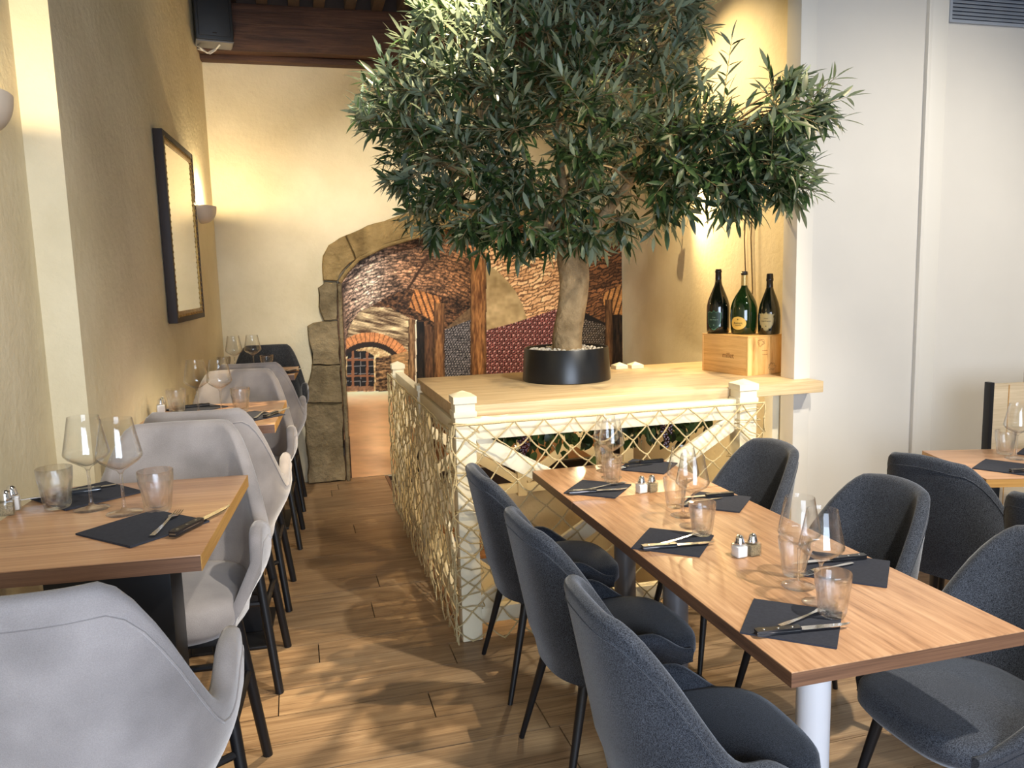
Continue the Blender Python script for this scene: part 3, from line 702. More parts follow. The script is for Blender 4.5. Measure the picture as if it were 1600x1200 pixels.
# ------------------------------------------------------------------ planter, gravel, olive tree
PX, PY, PZ = 1.41, 4.035, 1.0505
pot = empty('planter', (PX, PY, PZ), label='low round matt black planter holding the olive tree', cat='planter')
MB().lathe([(0.0, 0), (0.236, 0), (0.240, 0.004), (0.228, 0.172), (0.226, 0.176), (0.218, 0.176), (0.216, 0.168), (0.219, 0.135), (0, 0.135)], 64).build('pot', 'black_pot', pot)
m = MB(); grng = random.Random(2)
for k in range(700):
    a = grng.uniform(0, 6.28); r = 0.205 * math.sqrt(grng.random()); s = grng.uniform(0.006, 0.011)
    if r < 0.07: continue
    bm = bmesh.new(); bmesh.ops.create_icosphere(bm, subdivisions=1, radius=s, matrix=Matrix.Translation((r * math.cos(a), r * math.sin(a), 0.152 + grng.uniform(-.006, .008) + 0.012 * (grng.random() < .25))) @ Matrix.Diagonal((1, grng.uniform(.7, 1.2), .7, 1))); m.frombm(bm)
tag(m.build('gravel', 'gravel', pot), kind='stuff')
MB().lathe([(0, 0.138), (0.214, 0.138), (0.214, 0.146), (0, 0.148)], 32).build('soil', 'soil', pot)

BLOBS = [(1.88, 3.96, 2.15, 0.2), (1.48, 4.05, 1.83, 0.07), (1.55, 4.15, 2.99, 0.2), (2.31, 3.18, 2.33, 0.07), (1.9, 3.71, 2.73, 0.07), (1.19, 4.36, 2.64, 0.2), (0.62, 4.38, 2.18, 0.07), (1.31, 4.57, 2.46, 0.2), (1.16, 4.11, 1.86, 0.12), (1.08, 3.98, 2.8, 0.2), (1.72, 3.58, 2.03, 0.2), (1.2, 4.63, 2.75, 0.2), (1.56, 4.31, 2.63, 0.2), (1.52, 4.02, 2.87, 0.2), (0.77, 4.5, 2.83, 0.08), (1.45, 3.7, 2.71, 0.2), (1.06, 4.39, 2.13, 0.2), (1.27, 4.28, 2.11, 0.2), (1.99, 3.78, 2.25, 0.2), (1.17, 3.9, 2.19, 0.2), (1.57, 4.14, 2.12, 0.2), (1.77, 4.16, 3.0, 0.2), (0.77, 4.4, 2.04, 0.13), (1.58, 4.21, 2.27, 0.2), (2.09, 3.57, 2.26, 0.12), (1.33, 3.77, 2.26, 0.2), (1.82, 3.49, 2.25, 0.16), (1.42, 3.8, 2.9, 0.2), (1.31, 4.19, 2.39, 0.2), (0.87, 3.99, 1.89, 0.1), (1.35, 4.08, 2.9, 0.2), (1.73, 4.09, 2.83, 0.2), (1.39, 4.13, 2.05, 0.2), (1.12, 3.86, 1.9, 0.18), (0.63, 4.37, 2.49, 0.2), (0.73, 4.48, 2.4, 0.2), (1.19, 3.84, 2.6, 0.2), (1.29, 4.18, 1.8, 0.07), (1.51, 3.89, 2.65, 0.2), (0.98, 3.86, 2.53, 0.2), (1.78, 3.74, 2.58, 0.2), (1.96, 3.32, 1.94, 0.07), (1.06, 4.12, 2.38, 0.2), (1.91, 3.89, 2.36, 0.2), (0.62, 4.21, 2.14, 0.08), (1.61, 3.89, 2.77, 0.2), (1.06, 4.54, 2.72, 0.2), (2.08, 3.11, 2.3, 0.13), (0.99, 3.89, 2.0, 0.2), (2.09, 3.32, 2.13, 0.2), (0.72, 4.33, 2.62, 0.2), (0.93, 4.34, 2.06, 0.2), (0.96, 4.55, 2.39, 0.2), (1.82, 4.12, 2.17, 0.2), (1.91, 4.15, 2.61, 0.2), (0.72, 4.27, 2.36, 0.2), (1.88, 3.65, 2.88, 0.1), (1.11, 3.96, 2.34, 0.2), (1.82, 3.7, 2.02, 0.2), (1.83, 4.03, 2.44, 0.2), (2.25, 3.36, 2.45, 0.07), (0.76, 4.28, 2.78, 0.11), (0.97, 4.1, 2.89, 0.2), (2.0, 3.91, 2.58, 0.14), (0.49, 4.52, 2.54, 0.07), (1.48, 3.85, 1.83, 0.08), (1.24, 3.75, 2.76, 0.2), (0.79, 4.21, 2.55, 0.2), (0.65, 4.53, 2.56, 0.19), (1.49, 3.91, 2.41, 0.2), (1.48, 4.36, 2.94, 0.2), (1.7, 3.97, 1.9, 0.11), (2.03, 3.82, 2.88, 0.08), (0.82, 4.4, 3.0, 0.07), (1.82, 3.88, 2.94, 0.2), (0.58, 4.19, 2.5, 0.15), (1.52, 4.34, 2.15, 0.2), (0.44, 4.37, 2.46, 0.07), (0.8, 4.11, 2.07, 0.2), (1.13, 4.17, 2.75, 0.2), (2.26, 3.33, 2.15, 0.07), (1.16, 4.31, 2.98, 0.2), (1.54, 4.52, 2.61, 0.2), (1.61, 3.71, 2.32, 0.2), (0.84, 4.35, 2.44, 0.2), (1.77, 3.39, 2.09, 0.2), (1.13, 4.19, 1.99, 0.2), (0.69, 4.04, 2.35, 0.2), (2.09, 3.66, 2.12, 0.2), (1.29, 3.95, 2.45, 0.2), (1.95, 3.4, 2.11, 0.2), (1.17, 4.47, 2.91, 0.2), (0.85, 3.84, 2.24, 0.2), (1.83, 4.36, 2.83, 0.2), (0.87, 4.13, 2.67, 0.2), (1.29, 4.21, 2.62, 0.2), (1.36, 3.61, 2.15, 0.2), (1.69, 4.29, 2.42, 0.2), (1.77, 4.3, 2.25, 0.2), (0.57, 4.45, 2.69, 0.09), (1.17, 4.49, 2.55, 0.2), (1.45, 3.74, 2.38, 0.2), (1.6, 4.41, 2.37, 0.2), (2.16, 3.18, 2.43, 0.07), (1.71, 3.62, 2.24, 0.2), (1.71, 4.42, 2.58, 0.2), (1.66, 3.88, 2.26, 0.2), (1.62, 3.72, 2.79, 0.2), (1.63, 4.11, 1.84, 0.08), (0.94, 4.55, 2.62, 0.2), (0.99, 3.96, 2.14, 0.2), (1.17, 4.11, 2.18, 0.2), (0.7, 4.0, 2.52, 0.2), (1.74, 3.81, 2.11, 0.2), (1.33, 3.55, 2.41, 0.2), (2.09, 3.47, 2.05, 0.15), (2.14, 3.16, 2.12, 0.08), (1.31, 4.0, 2.61, 0.2), (2.0, 3.86, 2.1, 0.2), (1.49, 3.98, 2.05, 0.2), (1.36, 3.88, 2.01, 0.2), (1.38, 3.7, 2.55, 0.2), (1.31, 4.51, 2.64, 0.2), (1.78, 4.07, 2.64, 0.2), (1.32, 4.01, 1.84, 0.09), (1.07, 3.75, 2.31, 0.2), (0.84, 3.94, 2.57, 0.2), (0.78, 4.2, 2.92, 0.07), (0.77, 4.23, 2.21, 0.2), (1.86, 3.85, 1.95, 0.1), (1.84, 3.65, 2.35, 0.14), (1.01, 4.11, 1.91, 0.14), (0.99, 4.2, 2.6, 0.2), (1.95, 3.56, 2.06, 0.2), (1.42, 4.2, 1.89, 0.12), (0.87, 4.1, 2.32, 0.2), (1.04, 4.57, 2.88, 0.2), (1.42, 4.2, 2.79, 0.2), (0.95, 4.25, 2.98, 0.15), (1.65, 4.53, 2.81, 0.2), (0.94, 4.24, 2.36, 0.2), (0.87, 4.48, 2.15, 0.2), (1.56, 4.03, 2.72, 0.2), (1.17, 4.19, 2.5, 0.2), (1.87, 3.97, 2.76, 0.2), (1.23, 4.0, 2.09, 0.2), (0.75, 4.23, 1.88, 0.07), (2.22, 3.43, 2.31, 0.12), (1.14, 4.42, 2.26, 0.2), (1.46, 4.03, 2.23, 0.2)]
BLOBS += [(1.92, 3.35, 2.26, .15), (2.0, 3.32, 2.16, .15), (2.1, 3.3, 2.21, .15), (2.06, 3.13, 2.07, .15), (1.99, 3.3, 2.01, .12), (1.95, 3.48, 2.12, .15), (2.28, 3.3, 2.28, .12), (2.19, 3.3, 2.0, .12), (2.01, 3.4, 1.96, .1), (1.84, 3.37, 2.24, .15), (2.13, 3.32, 2.12, .15), (2.18, 3.2, 2.01, .12)]
tree = empty('olive_tree', (PX, PY, PZ + 0.14), label='large bushy olive tree in the black planter on the counter', cat='tree')
T0 = Vector((PX, PY, PZ + 0.14))
trng = random.Random(31)
def rel(p): return Vector(p) - T0
# trunk: lofted, gnarly, forks in two
def limb(pts, rs, n=14, lump=0.12, seed=0):
    m = MB(); rr = random.Random(seed); ph = [rr.uniform(0, 6.28) for _ in range(4)]
    P = [Vector(p) for p in pts]
    # catmull resample
    Q = []; Rr = []
    for i in range(len(P) - 1):
        p0, p1, p2, p3 = P[max(i - 1, 0)], P[i], P[i + 1], P[min(i + 2, len(P) - 1)]
        for s in range(6):
            t = s / 6; Q.append(0.5 * ((2 * p1) + (p2 - p0) * t + (2 * p0 - 5 * p1 + 4 * p2 - p3) * t * t + (3 * p1 - p0 - 3 * p2 + p3) * t ** 3)); Rr.append(rs[i] + (rs[i + 1] - rs[i]) * t)
    Q.append(P[-1]); Rr.append(rs[-1])
    k0 = len(m.v); m.tube(Q, Rr, n)
    for i in range(len(Q)):
        for j in range(n):
            v = Vector(m.v[k0 + i * n + j]); a = 2 * PI * j / n; d = v - Q[i]
            f = 1 + lump * (math.sin(2 * a + ph[0] + i * .17) * .6 + math.sin(3 * a + ph[1] - i * .23) * .5 + math.sin(5 * a + ph[2] + i * .3) * .25)
            m.v[k0 + i * n + j] = tuple(Q[i] + d * f)
    return m
tp = [rel((1.419, 4.035, 1.185)), rel((1.425, 4.04, 1.28)), rel((1.452, 4.055, 1.42)), rel((1.470, 4.07, 1.56)), rel((1.468, 4.08, 1.68)), rel((1.46, 4.09, 1.78))]
limb(tp, [0.084, 0.076, 0.071, 0.075, 0.084, 0.07], 18, 0.13, 3).build('trunk', 'bark', tree, 80)
forks = [[(1.468, 4.08, 1.66), (1.38, 4.09, 1.82), (1.24, 4.12, 2.02), (1.08, 4.15, 2.25)], [(1.468, 4.08, 1.66), (1.56, 4.05, 1.82), (1.68, 3.96, 2.0), (1.82, 3.80, 2.18), (2.02, 3.52, 2.27)],
         [(1.462, 4.09, 1.72), (1.46, 4.12, 1.95), (1.42, 4.12, 2.25), (1.40, 4.1, 2.6)], [(1.24, 4.12, 2.02), (1.05, 4.2, 2.1), (0.82, 4.26, 2.22), (0.62, 4.3, 2.36)],
         [(1.46, 4.12, 1.95), (1.6, 4.2, 2.2), (1.72, 4.18, 2.45), (1.8, 4.1, 2.7)], [(1.08, 4.15, 2.25), (1.0, 4.2, 2.5), (0.95, 4.25, 2.75)]]
fr = [[.046, .034, .026, .016], [.046, .034, .026, .018, .010], [.04, .03, .022, .014], [.026, .02, .015, .008], [.024, .018, .014, .009], [.018, .013, .008]]
nodes = []
for k, (f, r) in enumerate(zip(forks, fr)):
    limb([rel(p) for p in f], r, 9, 0.08, k).build('branch', 'bark', tree, 80)
    for a, b_ in zip(f[:-1], f[1:]):
        for s in range(5): nodes.append(Vector(a).lerp(Vector(b_), s / 5))
nodes += [Vector(f[-1]) for f in forks]
CC = Vector((1.38, 4.05, 2.2))
twigs = MB(); leaves = []      # leaves: (matrix)
def leaf_at(p, d, nrm, L):
    x = d.normalized(); z = (nrm - x * nrm.dot(x));
    z = z.normalized() if z.length > 1e-4 else x.orthogonal().normalized()
    y = z.cross(x); s = L / 0.08; ws = s * trng.uniform(0.8, 1.15)
    leaves.append(Matrix(((x.x * s, y.x * ws, z.x * s, p.x), (x.y * s, y.y * ws, z.y * s, p.y), (x.z * s, y.z * ws, z.z * s, p.z), (0, 0, 0, 1))))
def blocked(p):
    return (p.y > 3.40 and p.x > 2.38) or p.x > 2.5 + 0.08 * (p.y - 3.5) and p.y > 3.4 or p.z < 1.62
def twig(base, d, L, nl, leafL=(0.074, 0.112)):
    pts = [base]; p = base.copy(); d = d.normalized(); steps = 6
    bend = Vector((trng.uniform(-.25, .25), trng.uniform(-.25, .25), trng.uniform(-.42, .10)))
    dirs = []
    for s in range(steps):
        d = (d + bend / steps).normalized(); p = p + d * (L / steps); pts.append(p.copy()); dirs.append(d.copy())
    if any(blocked(q) for q in pts[1:]): return
    twigs.tube([rel(q) for q in pts], [0.0024 - 0.0014 * i / steps for i in range(steps + 1)], 4, False)
    side0 = d.cross(Vector((trng.uniform(-1, 1), trng.uniform(-1, 1), 1))).normalized()
    for i in range(nl):
        t = 0.12 + 0.88 * (i + 0.5) / nl; f = t * steps; k = min(int(f), steps - 1); q = pts[k].lerp(pts[k + 1], f - k); dd = dirs[k]
        sd = Matrix.Rotation(i * PI / 2 * 0.93, 3, dd) @ side0
        for sg in (-1, 1):
            ld = dd * trng.uniform(0.55, 0.95) + sd * sg * trng.uniform(0.6, 1.0) + Vector((0, 0, trng.uniform(-.25, .15)))
            nn = dd * 0.6 - ld * 0.2 + Vector((trng.uniform(-.5, .5), trng.uniform(-.5, .5), trng.uniform(.3, 1.2)))
            leaf_at(rel(q), ld, nn, trng.uniform(*leafL))
    leaf_at(rel(pts[-1]), d, Vector((0, 0, 1)), trng.uniform(*leafL))
boughs = MB()
for (bx, by, bz, br) in BLOBS:
    c = Vector((bx, by, bz)); nd = min(nodes, key=lambda q: (q - c).length + 0.4 * max(0, q.z - c.z))
    mid = nd.lerp(c, 0.5) + Vector((trng.uniform(-.05, .05), trng.uniform(-.05, .05), trng.uniform(-.03, .06)))
    boughs.tube([rel(nd), rel(nd.lerp(mid, .5)), rel(mid), rel(mid.lerp(c, .6)), rel(c)], [0.007, 0.006, 0.005, 0.004, 0.0026], 5, False)
    out = (c - CC); out.normalize()
    for k in range(8 if br > 0.1 else 6):
        d = Vector((trng.gauss(0, 1), trng.gauss(0, 1), trng.gauss(0, 0.7))).normalized() * 1.0 + out * 0.75 + (c - nd).normalized() * 0.3
        twig(c - d.normalized() * 0.05, d, min(0.30, br * 1.25 + 0.06) * trng.uniform(0.7, 1.15), trng.choice((4, 5, 6, 7)))
for base, d, L in (((2.02, 3.46, 2.42), (0.12, -0.02, 1), 0.26), ((1.93, 3.47, 2.36), (-0.05, 0, 1), 0.16), ((2.2, 3.1, 2.3), (0.8, -0.4, 0.25), 0.2), ((2.22, 3.12, 2.33), (0.5, -0.5, 0.6), 0.16), ((2.18, 3.1, 2.28), (0.9, -0.5, -0.2), 0.18)):
    twig(Vector(base), Vector(d), L, 5, (0.075, 0.105))
    nd = min(nodes, key=lambda q: (q - Vector(base)).length); boughs.tube([rel(nd), rel(nd.lerp(Vector(base), .5) + Vector((0, 0, .03))), rel(base)], [.006, .004, .0024], 5, False)
boughs.build('bough', 'bark', tree, 80); twigs.build('twigs', 'twig', tree, 80)['kind'] = 'stuff'
camv = Vector((0, 0, 1.6)) - T0
leaves.sort(key=lambda m_: (m_.translation - camv).length)
lv, lf = leafshape(0.08, 0.0182, 0.25, 0.12, 4)
lm = MB().add(lv, lf).mesh('olive_leaf', 'leaf', fix=False)
pick = leaves[:900:3]; rest = leaves[1:900:3] + leaves[2:900:3] + leaves[900:]
for mt in pick:
    o = inst('leaf', lm, tree); o.matrix_local = mt
LV = np.array(lv); LF = np.array(lf); n = len(rest); A = np.array([[list(r) for r in mt] for mt in rest])
VV = np.einsum('nij,kj->nki', A[:, :3, :3], LV) + A[:, None, :3, 3]
FF = (LF[None] + (np.arange(n) * len(LV))[:, None, None]).reshape(-1, 4)
me = bpy.data.meshes.new('foliage'); me.from_pydata(VV.reshape(-1, 3).tolist(), [], FF.tolist()); me.materials.append(M['leaf']); me.polygons.foreach_set('use_smooth', [True] * len(me.polygons)); me.update()
o = bpy.data.objects.new('foliage', me); C.objects.link(o); o.parent = tree; o['kind'] = 'stuff'
print('olive leaves', len(leaves))
# ------------------------------------------------------------------ upholstered shells (chairs and stools)
def smooth(t): t = min(1, max(0, t)); return t * t * (3 - 2 * t)
def shell(a, yb, yf, n_exp, rimf, zb, zref, taper, lean, thick, NU=56, grow=None):
    """U-shaped upholstered shell, front = +Y. rimf(u)->rim height, u=0 centre back .. 1 arm front"""
    path = []
    K = 40
    for i in range(K + 1):
        t = PI / 2 * i / K; path.append((a * abs(math.sin(t)) ** (2 / n_exp), -(-yb) * abs(math.cos(t)) ** (2 / n_exp)))
    for i in range(1, 16): path.append((a - 0.004 * i / 15, yf * i / 15))
    acc = [0]
    for p, q in zip(path[:-1], path[1:]): acc.append(acc[-1] + math.hypot(q[0] - p[0], q[1] - p[1]))
    tot = acc[-1]
    def at(u):
        s = u * tot
        for i in range(len(path) - 1):
            if acc[i + 1] >= s - 1e-9:
                f = (s - acc[i]) / max(1e-9, acc[i + 1] - acc[i]); p, q = path[i], path[i + 1]
                d = Vector((q[0] - p[0], q[1] - p[1])); d.normalize() if d.length > 1e-9 else None
                return Vector((p[0] + (q[0] - p[0]) * f, p[1] + (q[1] - p[1]) * f)), d
        return Vector(path[-1]), Vector((0, 1))
    NV = 9
    def column(s):
        u = abs(s); sg = 1 if s >= 0 else -1
        P, d = at(u); nrm = Vector((d.y, -d.x))       # outward
        zt = rimf(u); lo = zb(u) if callable(zb) else zb
        col = []
        th = thick * (1 - 0.35 * smooth((u - 0.8) / 0.2))
        def pos(z, off):
            k = 1 - taper * (1 - smooth((z - lo) / max(0.02, zref - lo))); bk = max(0, 1 - u / 0.62)
            x = P.x * k + nrm.x * off; y_ = (P.y if P.y < 0 else P.y) * (k if P.y < 0 else 1) + nrm.y * off - lean * max(0, z - zref) * smooth(bk * 1.4)
            return Vector((x * sg, y_, z))
        for j in range(NV + 1): col.append(pos(lo + (zt - th * 0.5 - lo) * j / NV, th / 2))
        for j in range(1, 6):
            an = PI * j / 6; col.append(pos(zt - th * 0.5 + math.sin(an) * th * 0.5, math.cos(an) * th / 2))
        for j in range(NV + 1): col.append(pos(zt - th * 0.5 + (lo - zt + th * 0.5) * j / NV, -th / 2))
        return col
    cols = [column(-1 + 2 * i / NU) for i in range(NU + 1)]
    m = MB(); w = len(cols[0]); vs = [v for c in cols for v in c]; fs = []
    for i in range(NU):
        for j in range(w): fs.append((i * w + j, (i + 1) * w + j, (i + 1) * w + (j + 1) % w, i * w + (j + 1) % w))
    fs.append(tuple(range(w))); fs.append(tuple(NU * w + j for j in range(w))[::-1])
    m.add(vs, fs)
    seam = []
    for c in cols:
        zt = c[NV].z; zq = max(zt - 0.028, c[0].z); k = next(i for i in range(NV) if c[i + 1].z >= zq - 1e-6)
        f = (zq - c[k].z) / max(1e-6, c[k + 1].z - c[k].z); seam.append(c[k].lerp(c[k + 1], f) + (c[NV] - c[NV + 6]).normalized() * 0.0004)
    return m, seam
def cushion(ax, y0, y1, z0, z1, n_exp=3.4, dome=0.012, NU=48, rnd=0.025):
    cy = (y0 + y1) / 2; ay = (y1 - y0) / 2; m = MB(); rings = []
    prof = [(1 - 0.02 / ax, z0)] + [(1 - (rnd / ax) * (1 - math.sin(t)), z0 + (z1 - z0) * 0.30 + (z1 - z0) * 0.62 * (1 - math.cos(t)) / 1 * 0.0 + ((z1 - z0) * 0.70) * q) for t, q in ((PI / 2, 0.0), (PI / 2, 0.35), (PI * 0.36, 0.7), (PI * 0.2, 0.9))] + [(1 - rnd / ax * 1.3, z1), (0.55, z1 + dome * .8), (0.2, z1 + dome), (0.0, z1 + dome)]
    vs = []
    for sc, z in prof:
        for i in range(NU):
            t = 2 * PI * i / NU; c_, s_ = math.cos(t), math.sin(t)
            vs.append((ax * sc * math.copysign(abs(c_) ** (2 / n_exp), c_), cy + ay * sc * math.copysign(abs(s_) ** (2 / n_exp), s_), z))
    fs = [(k * NU + i, k * NU + (i + 1) % NU, (k + 1) * NU + (i + 1) % NU, (k + 1) * NU + i) for k in range(len(prof) - 1) for i in range(NU)]
    fs.append(tuple(range(NU))[::-1]); m.add(vs, fs); return m
def make_chair(name):
    t = empty(name, (0, 0, 0), cat='chair')
    rim = lambda u: 0.535 + (0.868 - 0.535) * (1 - smooth((u - 0.22) / 0.44)) - 0.085 * smooth((u - 0.72) / 0.28) + 0.012 * (1 - (u / 0.2) ** 2 if u < 0.2 else 0)
    m, seam = shell(0.232, -0.225, 0.205, 2.7, rim, lambda u: 0.375 + 0.03 * smooth((u - .5) / .5), 0.52, 0.16, 0.20, 0.042)
    s = m.build('backrest_shell', 'chenille', t, 60)
    MB().tube(seam, 0.0022, 5, False).build('seam', 'chenille', s)
    cushion(0.212, -0.19, 0.272, 0.392, 0.475).build('seat', 'chenille', t, 60)
    MB().box(-0.17, 0.17, -0.16, 0.18, 0.366, 0.391, 0.004).build('seat_frame', 'black', t)
    for sx in (-1, 1):
        for sy in (-1, 1):
            MB().tube([(sx * 0.155, 0.01 + sy * 0.150, 0.368), (sx * 0.215, 0.0 + sy * 0.228, 0.0)], [0.0165, 0.0095], 12).build('leg', 'black', t)
    return t
def make_stool(name, vel, cat='stool'):
    t = empty(name, (0, 0, 0), cat=cat)
    def rim(u):
        z = 0.860 + (1.162 - 0.860) * (1 - smooth((u - 0.24) / 0.32)); z += 0.045 * smooth((u - 0.58) / 0.22)
        if u > 0.88: z -= 0.20 * ((u - 0.88) / 0.12) ** 2.4
        return z
    m, seam = shell(0.268, -0.245, 0.180, 2.5, rim, lambda u: 0.585 + 0.04 * smooth((u - .4) / .6), 0.80, 0.30, 0.16, 0.046)
    s = m.build('backrest_shell', vel, t, 60)
    MB().tube(seam, 0.0024, 5, False).build('seam', vel, s)
    c = cushion(0.222, -0.19, 0.265, 0.615, 0.725, 2.9, 0.016, 48, 0.035).build('seat', vel, t, 60)
    MB().box(-0.155, 0.155, -0.15, 0.17, 0.575, 0.612, 0.005).build('seat_frame', 'black', t)
    top = {}; 
    for sx in (-1, 1):
        for sy in (-1, 1):
            a = Vector((sx * 0.145, 0.01 + sy * 0.14, 0.58)); b = Vector((sx * 0.212, 0.01 + sy * 0.205, 0.0)); top[sx, sy] = (a, b)
            MB().tube([a, b], [0.0195, 0.0165], 12).build('leg', 'black', t)
    def on(sx, sy, z): a, b = top[sx, sy]; return a.lerp(b, (0.58 - z) / 0.58)
    for sx in (-1, 1):
        p, q = on(sx, -1, 0.33), on(sx, 1, 0.33); MB().tube([p, q], 0.012, 8).build('stretcher', 'black', t)
    p, q = on(-1, -1, 0.36), on(1, -1, 0.36); MB().tube([p, q], 0.012, 8).build('stretcher', 'black', t)
    p, q = on(-1, 1, 0.25), on(1, 1, 0.25); MB().tube([p + (q - p) * k / 12 + Vector((0, 0.085 * math.sin(PI * k / 12), 0)) for k in range(13)], 0.012, 8).build('footrest', 'black', t)
    return t
chair = make_chair('dining_chair')
G1 = 'dark upholstered chairs around the dining tables'
CH = [((0.925, 2.925), -90, 'dark grey chair with dark legs beside the netted railing, left side of long table'),
      ((0.915, 2.285), -88, 'dark grey chair, middle one on the left side of the long table'),
      ((0.895, 1.640), -91, 'dark blue-grey chair nearest the camera on the left side of the long table'),
      ((1.690, 2.900), 93, 'dark grey chair at far right of long table, in front of the railing post'),
      ((1.700, 2.215), 91, 'dark grey chair, middle one on the right side of the long table'),
      ((1.690, 1.580), 90, 'dark blue-grey chair nearest the camera on the right side of the long table'),
      ((2.605, 2.545), -74, 'dark grey chair seen from behind at the back right table by the wall'),
      ((2.535, 1.905), -80, 'dark grey chair cut by the right edge of the picture at the back right table')]
for (x, y), r, lab in CH: place(chair, USED, (x, y, 0), rad(r), lab, G1)
stool = make_stool('bar_stool', 'velvet'); stool_d = make_stool('dark_bar_stool', 'velvet_dark')
stool_d.name = 'bar_stool'
G2 = 'velvet bar stools along the left wall'
ST = [((-0.440, 1.560), -4, 'pale grey velvet bar stool in the foreground with its back to the camera'),
      ((-0.405, 2.480), 176, 'grey velvet bar stool facing the camera behind the nearest high table'),
      ((-0.345, 3.290), -4, 'pale velvet bar stool at the near side of the middle high table'),
      ((-0.315, 4.110), 177, 'grey velvet bar stool facing the camera behind the middle high table'),
      ((-0.255, 5.020), -3, 'grey velvet bar stool at the near side of the farthest high table')]
for (x, y), r, lab in ST: place(stool, USED, (x, y, 0), rad(r), lab, G2)
stool_d.location = (-0.225, 5.86, -0.0); stool_d.rotation_euler = (0, 0, rad(178)); tag(stool_d, 'charcoal bar stool at the farthest high table against the end wall', 'stool', G2)

# ------------------------------------------------------------------ tables
def table_top(parent, x0, x1, y0, y1, z0, z1, mt, edge, lit_edge=None):
    o = MB().box(x0, x1, y0, y1, z1 - 0.003, z1, 0.0008).build('table_top', mt, parent)
    MB().box(x0 + .0006, x1 - .0006, y0 + .0006, y1 - .0006, z0, z1 - 0.0032).build('edge_band', edge, o)
    if lit_edge: MB().box(x1 - .0006, x1 + .0008, y0, y1, z0, z1 - 0.001).build('lit_edge_strip', lit_edge, o)  # warm light on the right-hand end, painted as a paler strip
    return o
def pedestal(parent, x, y, z, mt, r=0.045, base=True):
    MB().lathe([(0, 0.014), (r, 0.014), (r, z), (0, z)], 28).build('column', mt, parent, loc=(x, y, 0))
    if base: MB().box(-0.2, 0.2, -0.2, 0.2, 0.0, 0.014, 0.003).build('base_plate', 'black', parent, loc=(x, y, 0))
    MB().box(-0.16, 0.16, -0.16, 0.16, z, z + 0.012).build('mounting_plate', 'black', parent, loc=(x, y, 0))
TZ = 0.76
ta = empty('dining_table', (1.277, 2.045, 0), label='long wood-topped dining table in the foreground with white pedestal', cat='table', group='wood-topped dining tables')
table_top(ta, -0.311, 0.311, -0.685, 0.682, TZ - 0.036, TZ, 'laminate', 'edge_band')
pedestal(ta, 0.055, -0.27, TZ - 0.049, 'white_metal', 0.046); pedestal(ta, 0.0, 0.45, TZ - 0.049, 'grey_metal', 0.046)
tb = empty('dining_table', (1.277, 3.0, 0), label='square wood-topped table pushed against the netted railing', cat='table', group='wood-topped dining tables')
table_top(tb, -0.311, 0.311, -0.266, 0.245, TZ - 0.036, TZ, 'laminate', 'edge_band')
pedestal(tb, 0.02, 0.0, TZ - 0.049, 'grey_metal', 0.046, False)
MB().box(-0.19, 0.19, -0.19, 0.19, 0.0, 0.014, 0.003).build('base_plate', 'black', tb)
tr = empty('dining_table', (2.80, 2.985, 0), rad(-17), label='wood-topped table with black legs by the panelled wall at right', cat='table', group='wood-topped dining tables')
table_top(tr, 0, 1.25, -0.53, 0.0, 0.714, 0.75, 'laminate_x', 'edge_pale')
for x in (0.06, 1.19):
    for yy in (-0.47, -0.06): MB().box(x - .02, x + .02, yy - .02, yy + .02, 0, 0.713, 0.003).build('leg', 'black', tr)
HT = 1.03
def high_table(x1, y0, y1, w, ang, label, k):
    t = empty('high_table', (x1, (y0 + y1) / 2, 0), rad(ang), label=label, cat='table', group='high tables along the left wall')
    d = (y1 - y0) / 2
    table_top(t, -w, 0, -d, d, HT - 0.036, HT, 'laminate_x', 'edge_band', 'edge_pale')
    MB().box(-w + 0.12, -0.14, -0.06, 0.06, 0.016, HT - 0.05, 0.004).build('pedestal', 'black', t)
    MB().box(-w + 0.10, -0.10, -0.22, 0.22, 0.0, 0.015, 0.004).build('base_plate', 'black', t)
    MB().box(-w + 0.1, -0.1, -0.15, 0.15, HT - 0.049, HT - 0.037).build('mounting_plate', 'black', t)
    return t
high_table(-0.197, 1.752, 2.478, 0.555, -4.6, 'high wood-topped table nearest the camera on the left', 0)
high_table(-0.087, 3.358, 4.056, 0.575, -3.4, 'middle one of the three high wood-topped tables on the left', 1)
high_table(-0.010, 5.20, 5.72, 0.54, -3.4, 'farthest high wood-topped table near the end wall', 2)
dv = empty('wood_partition', (3.20, 3.02, 0), rad(-6), label='low pale wood partition with black metal frame by the right table', cat='partition')
MB().box(0, 0.022, -0.02, 0.02, 0, 1.045, 0.002).build('frame_post', 'black', dv)
MB().box(0.022, 1.2, -0.018, 0.018, 0.06, 1.035, 0.003).build('veneer_panel', 'partition', dv)
MB().box(0.022, 1.2, -0.020, 0.020, 0.03, 0.06, 0.002).build('frame_rail', 'black', dv)
MB().box(0.10, 0.105, -0.0195, -0.0182, 0.08, 1.03).build('panel_joint', 'edge_pale', dv)

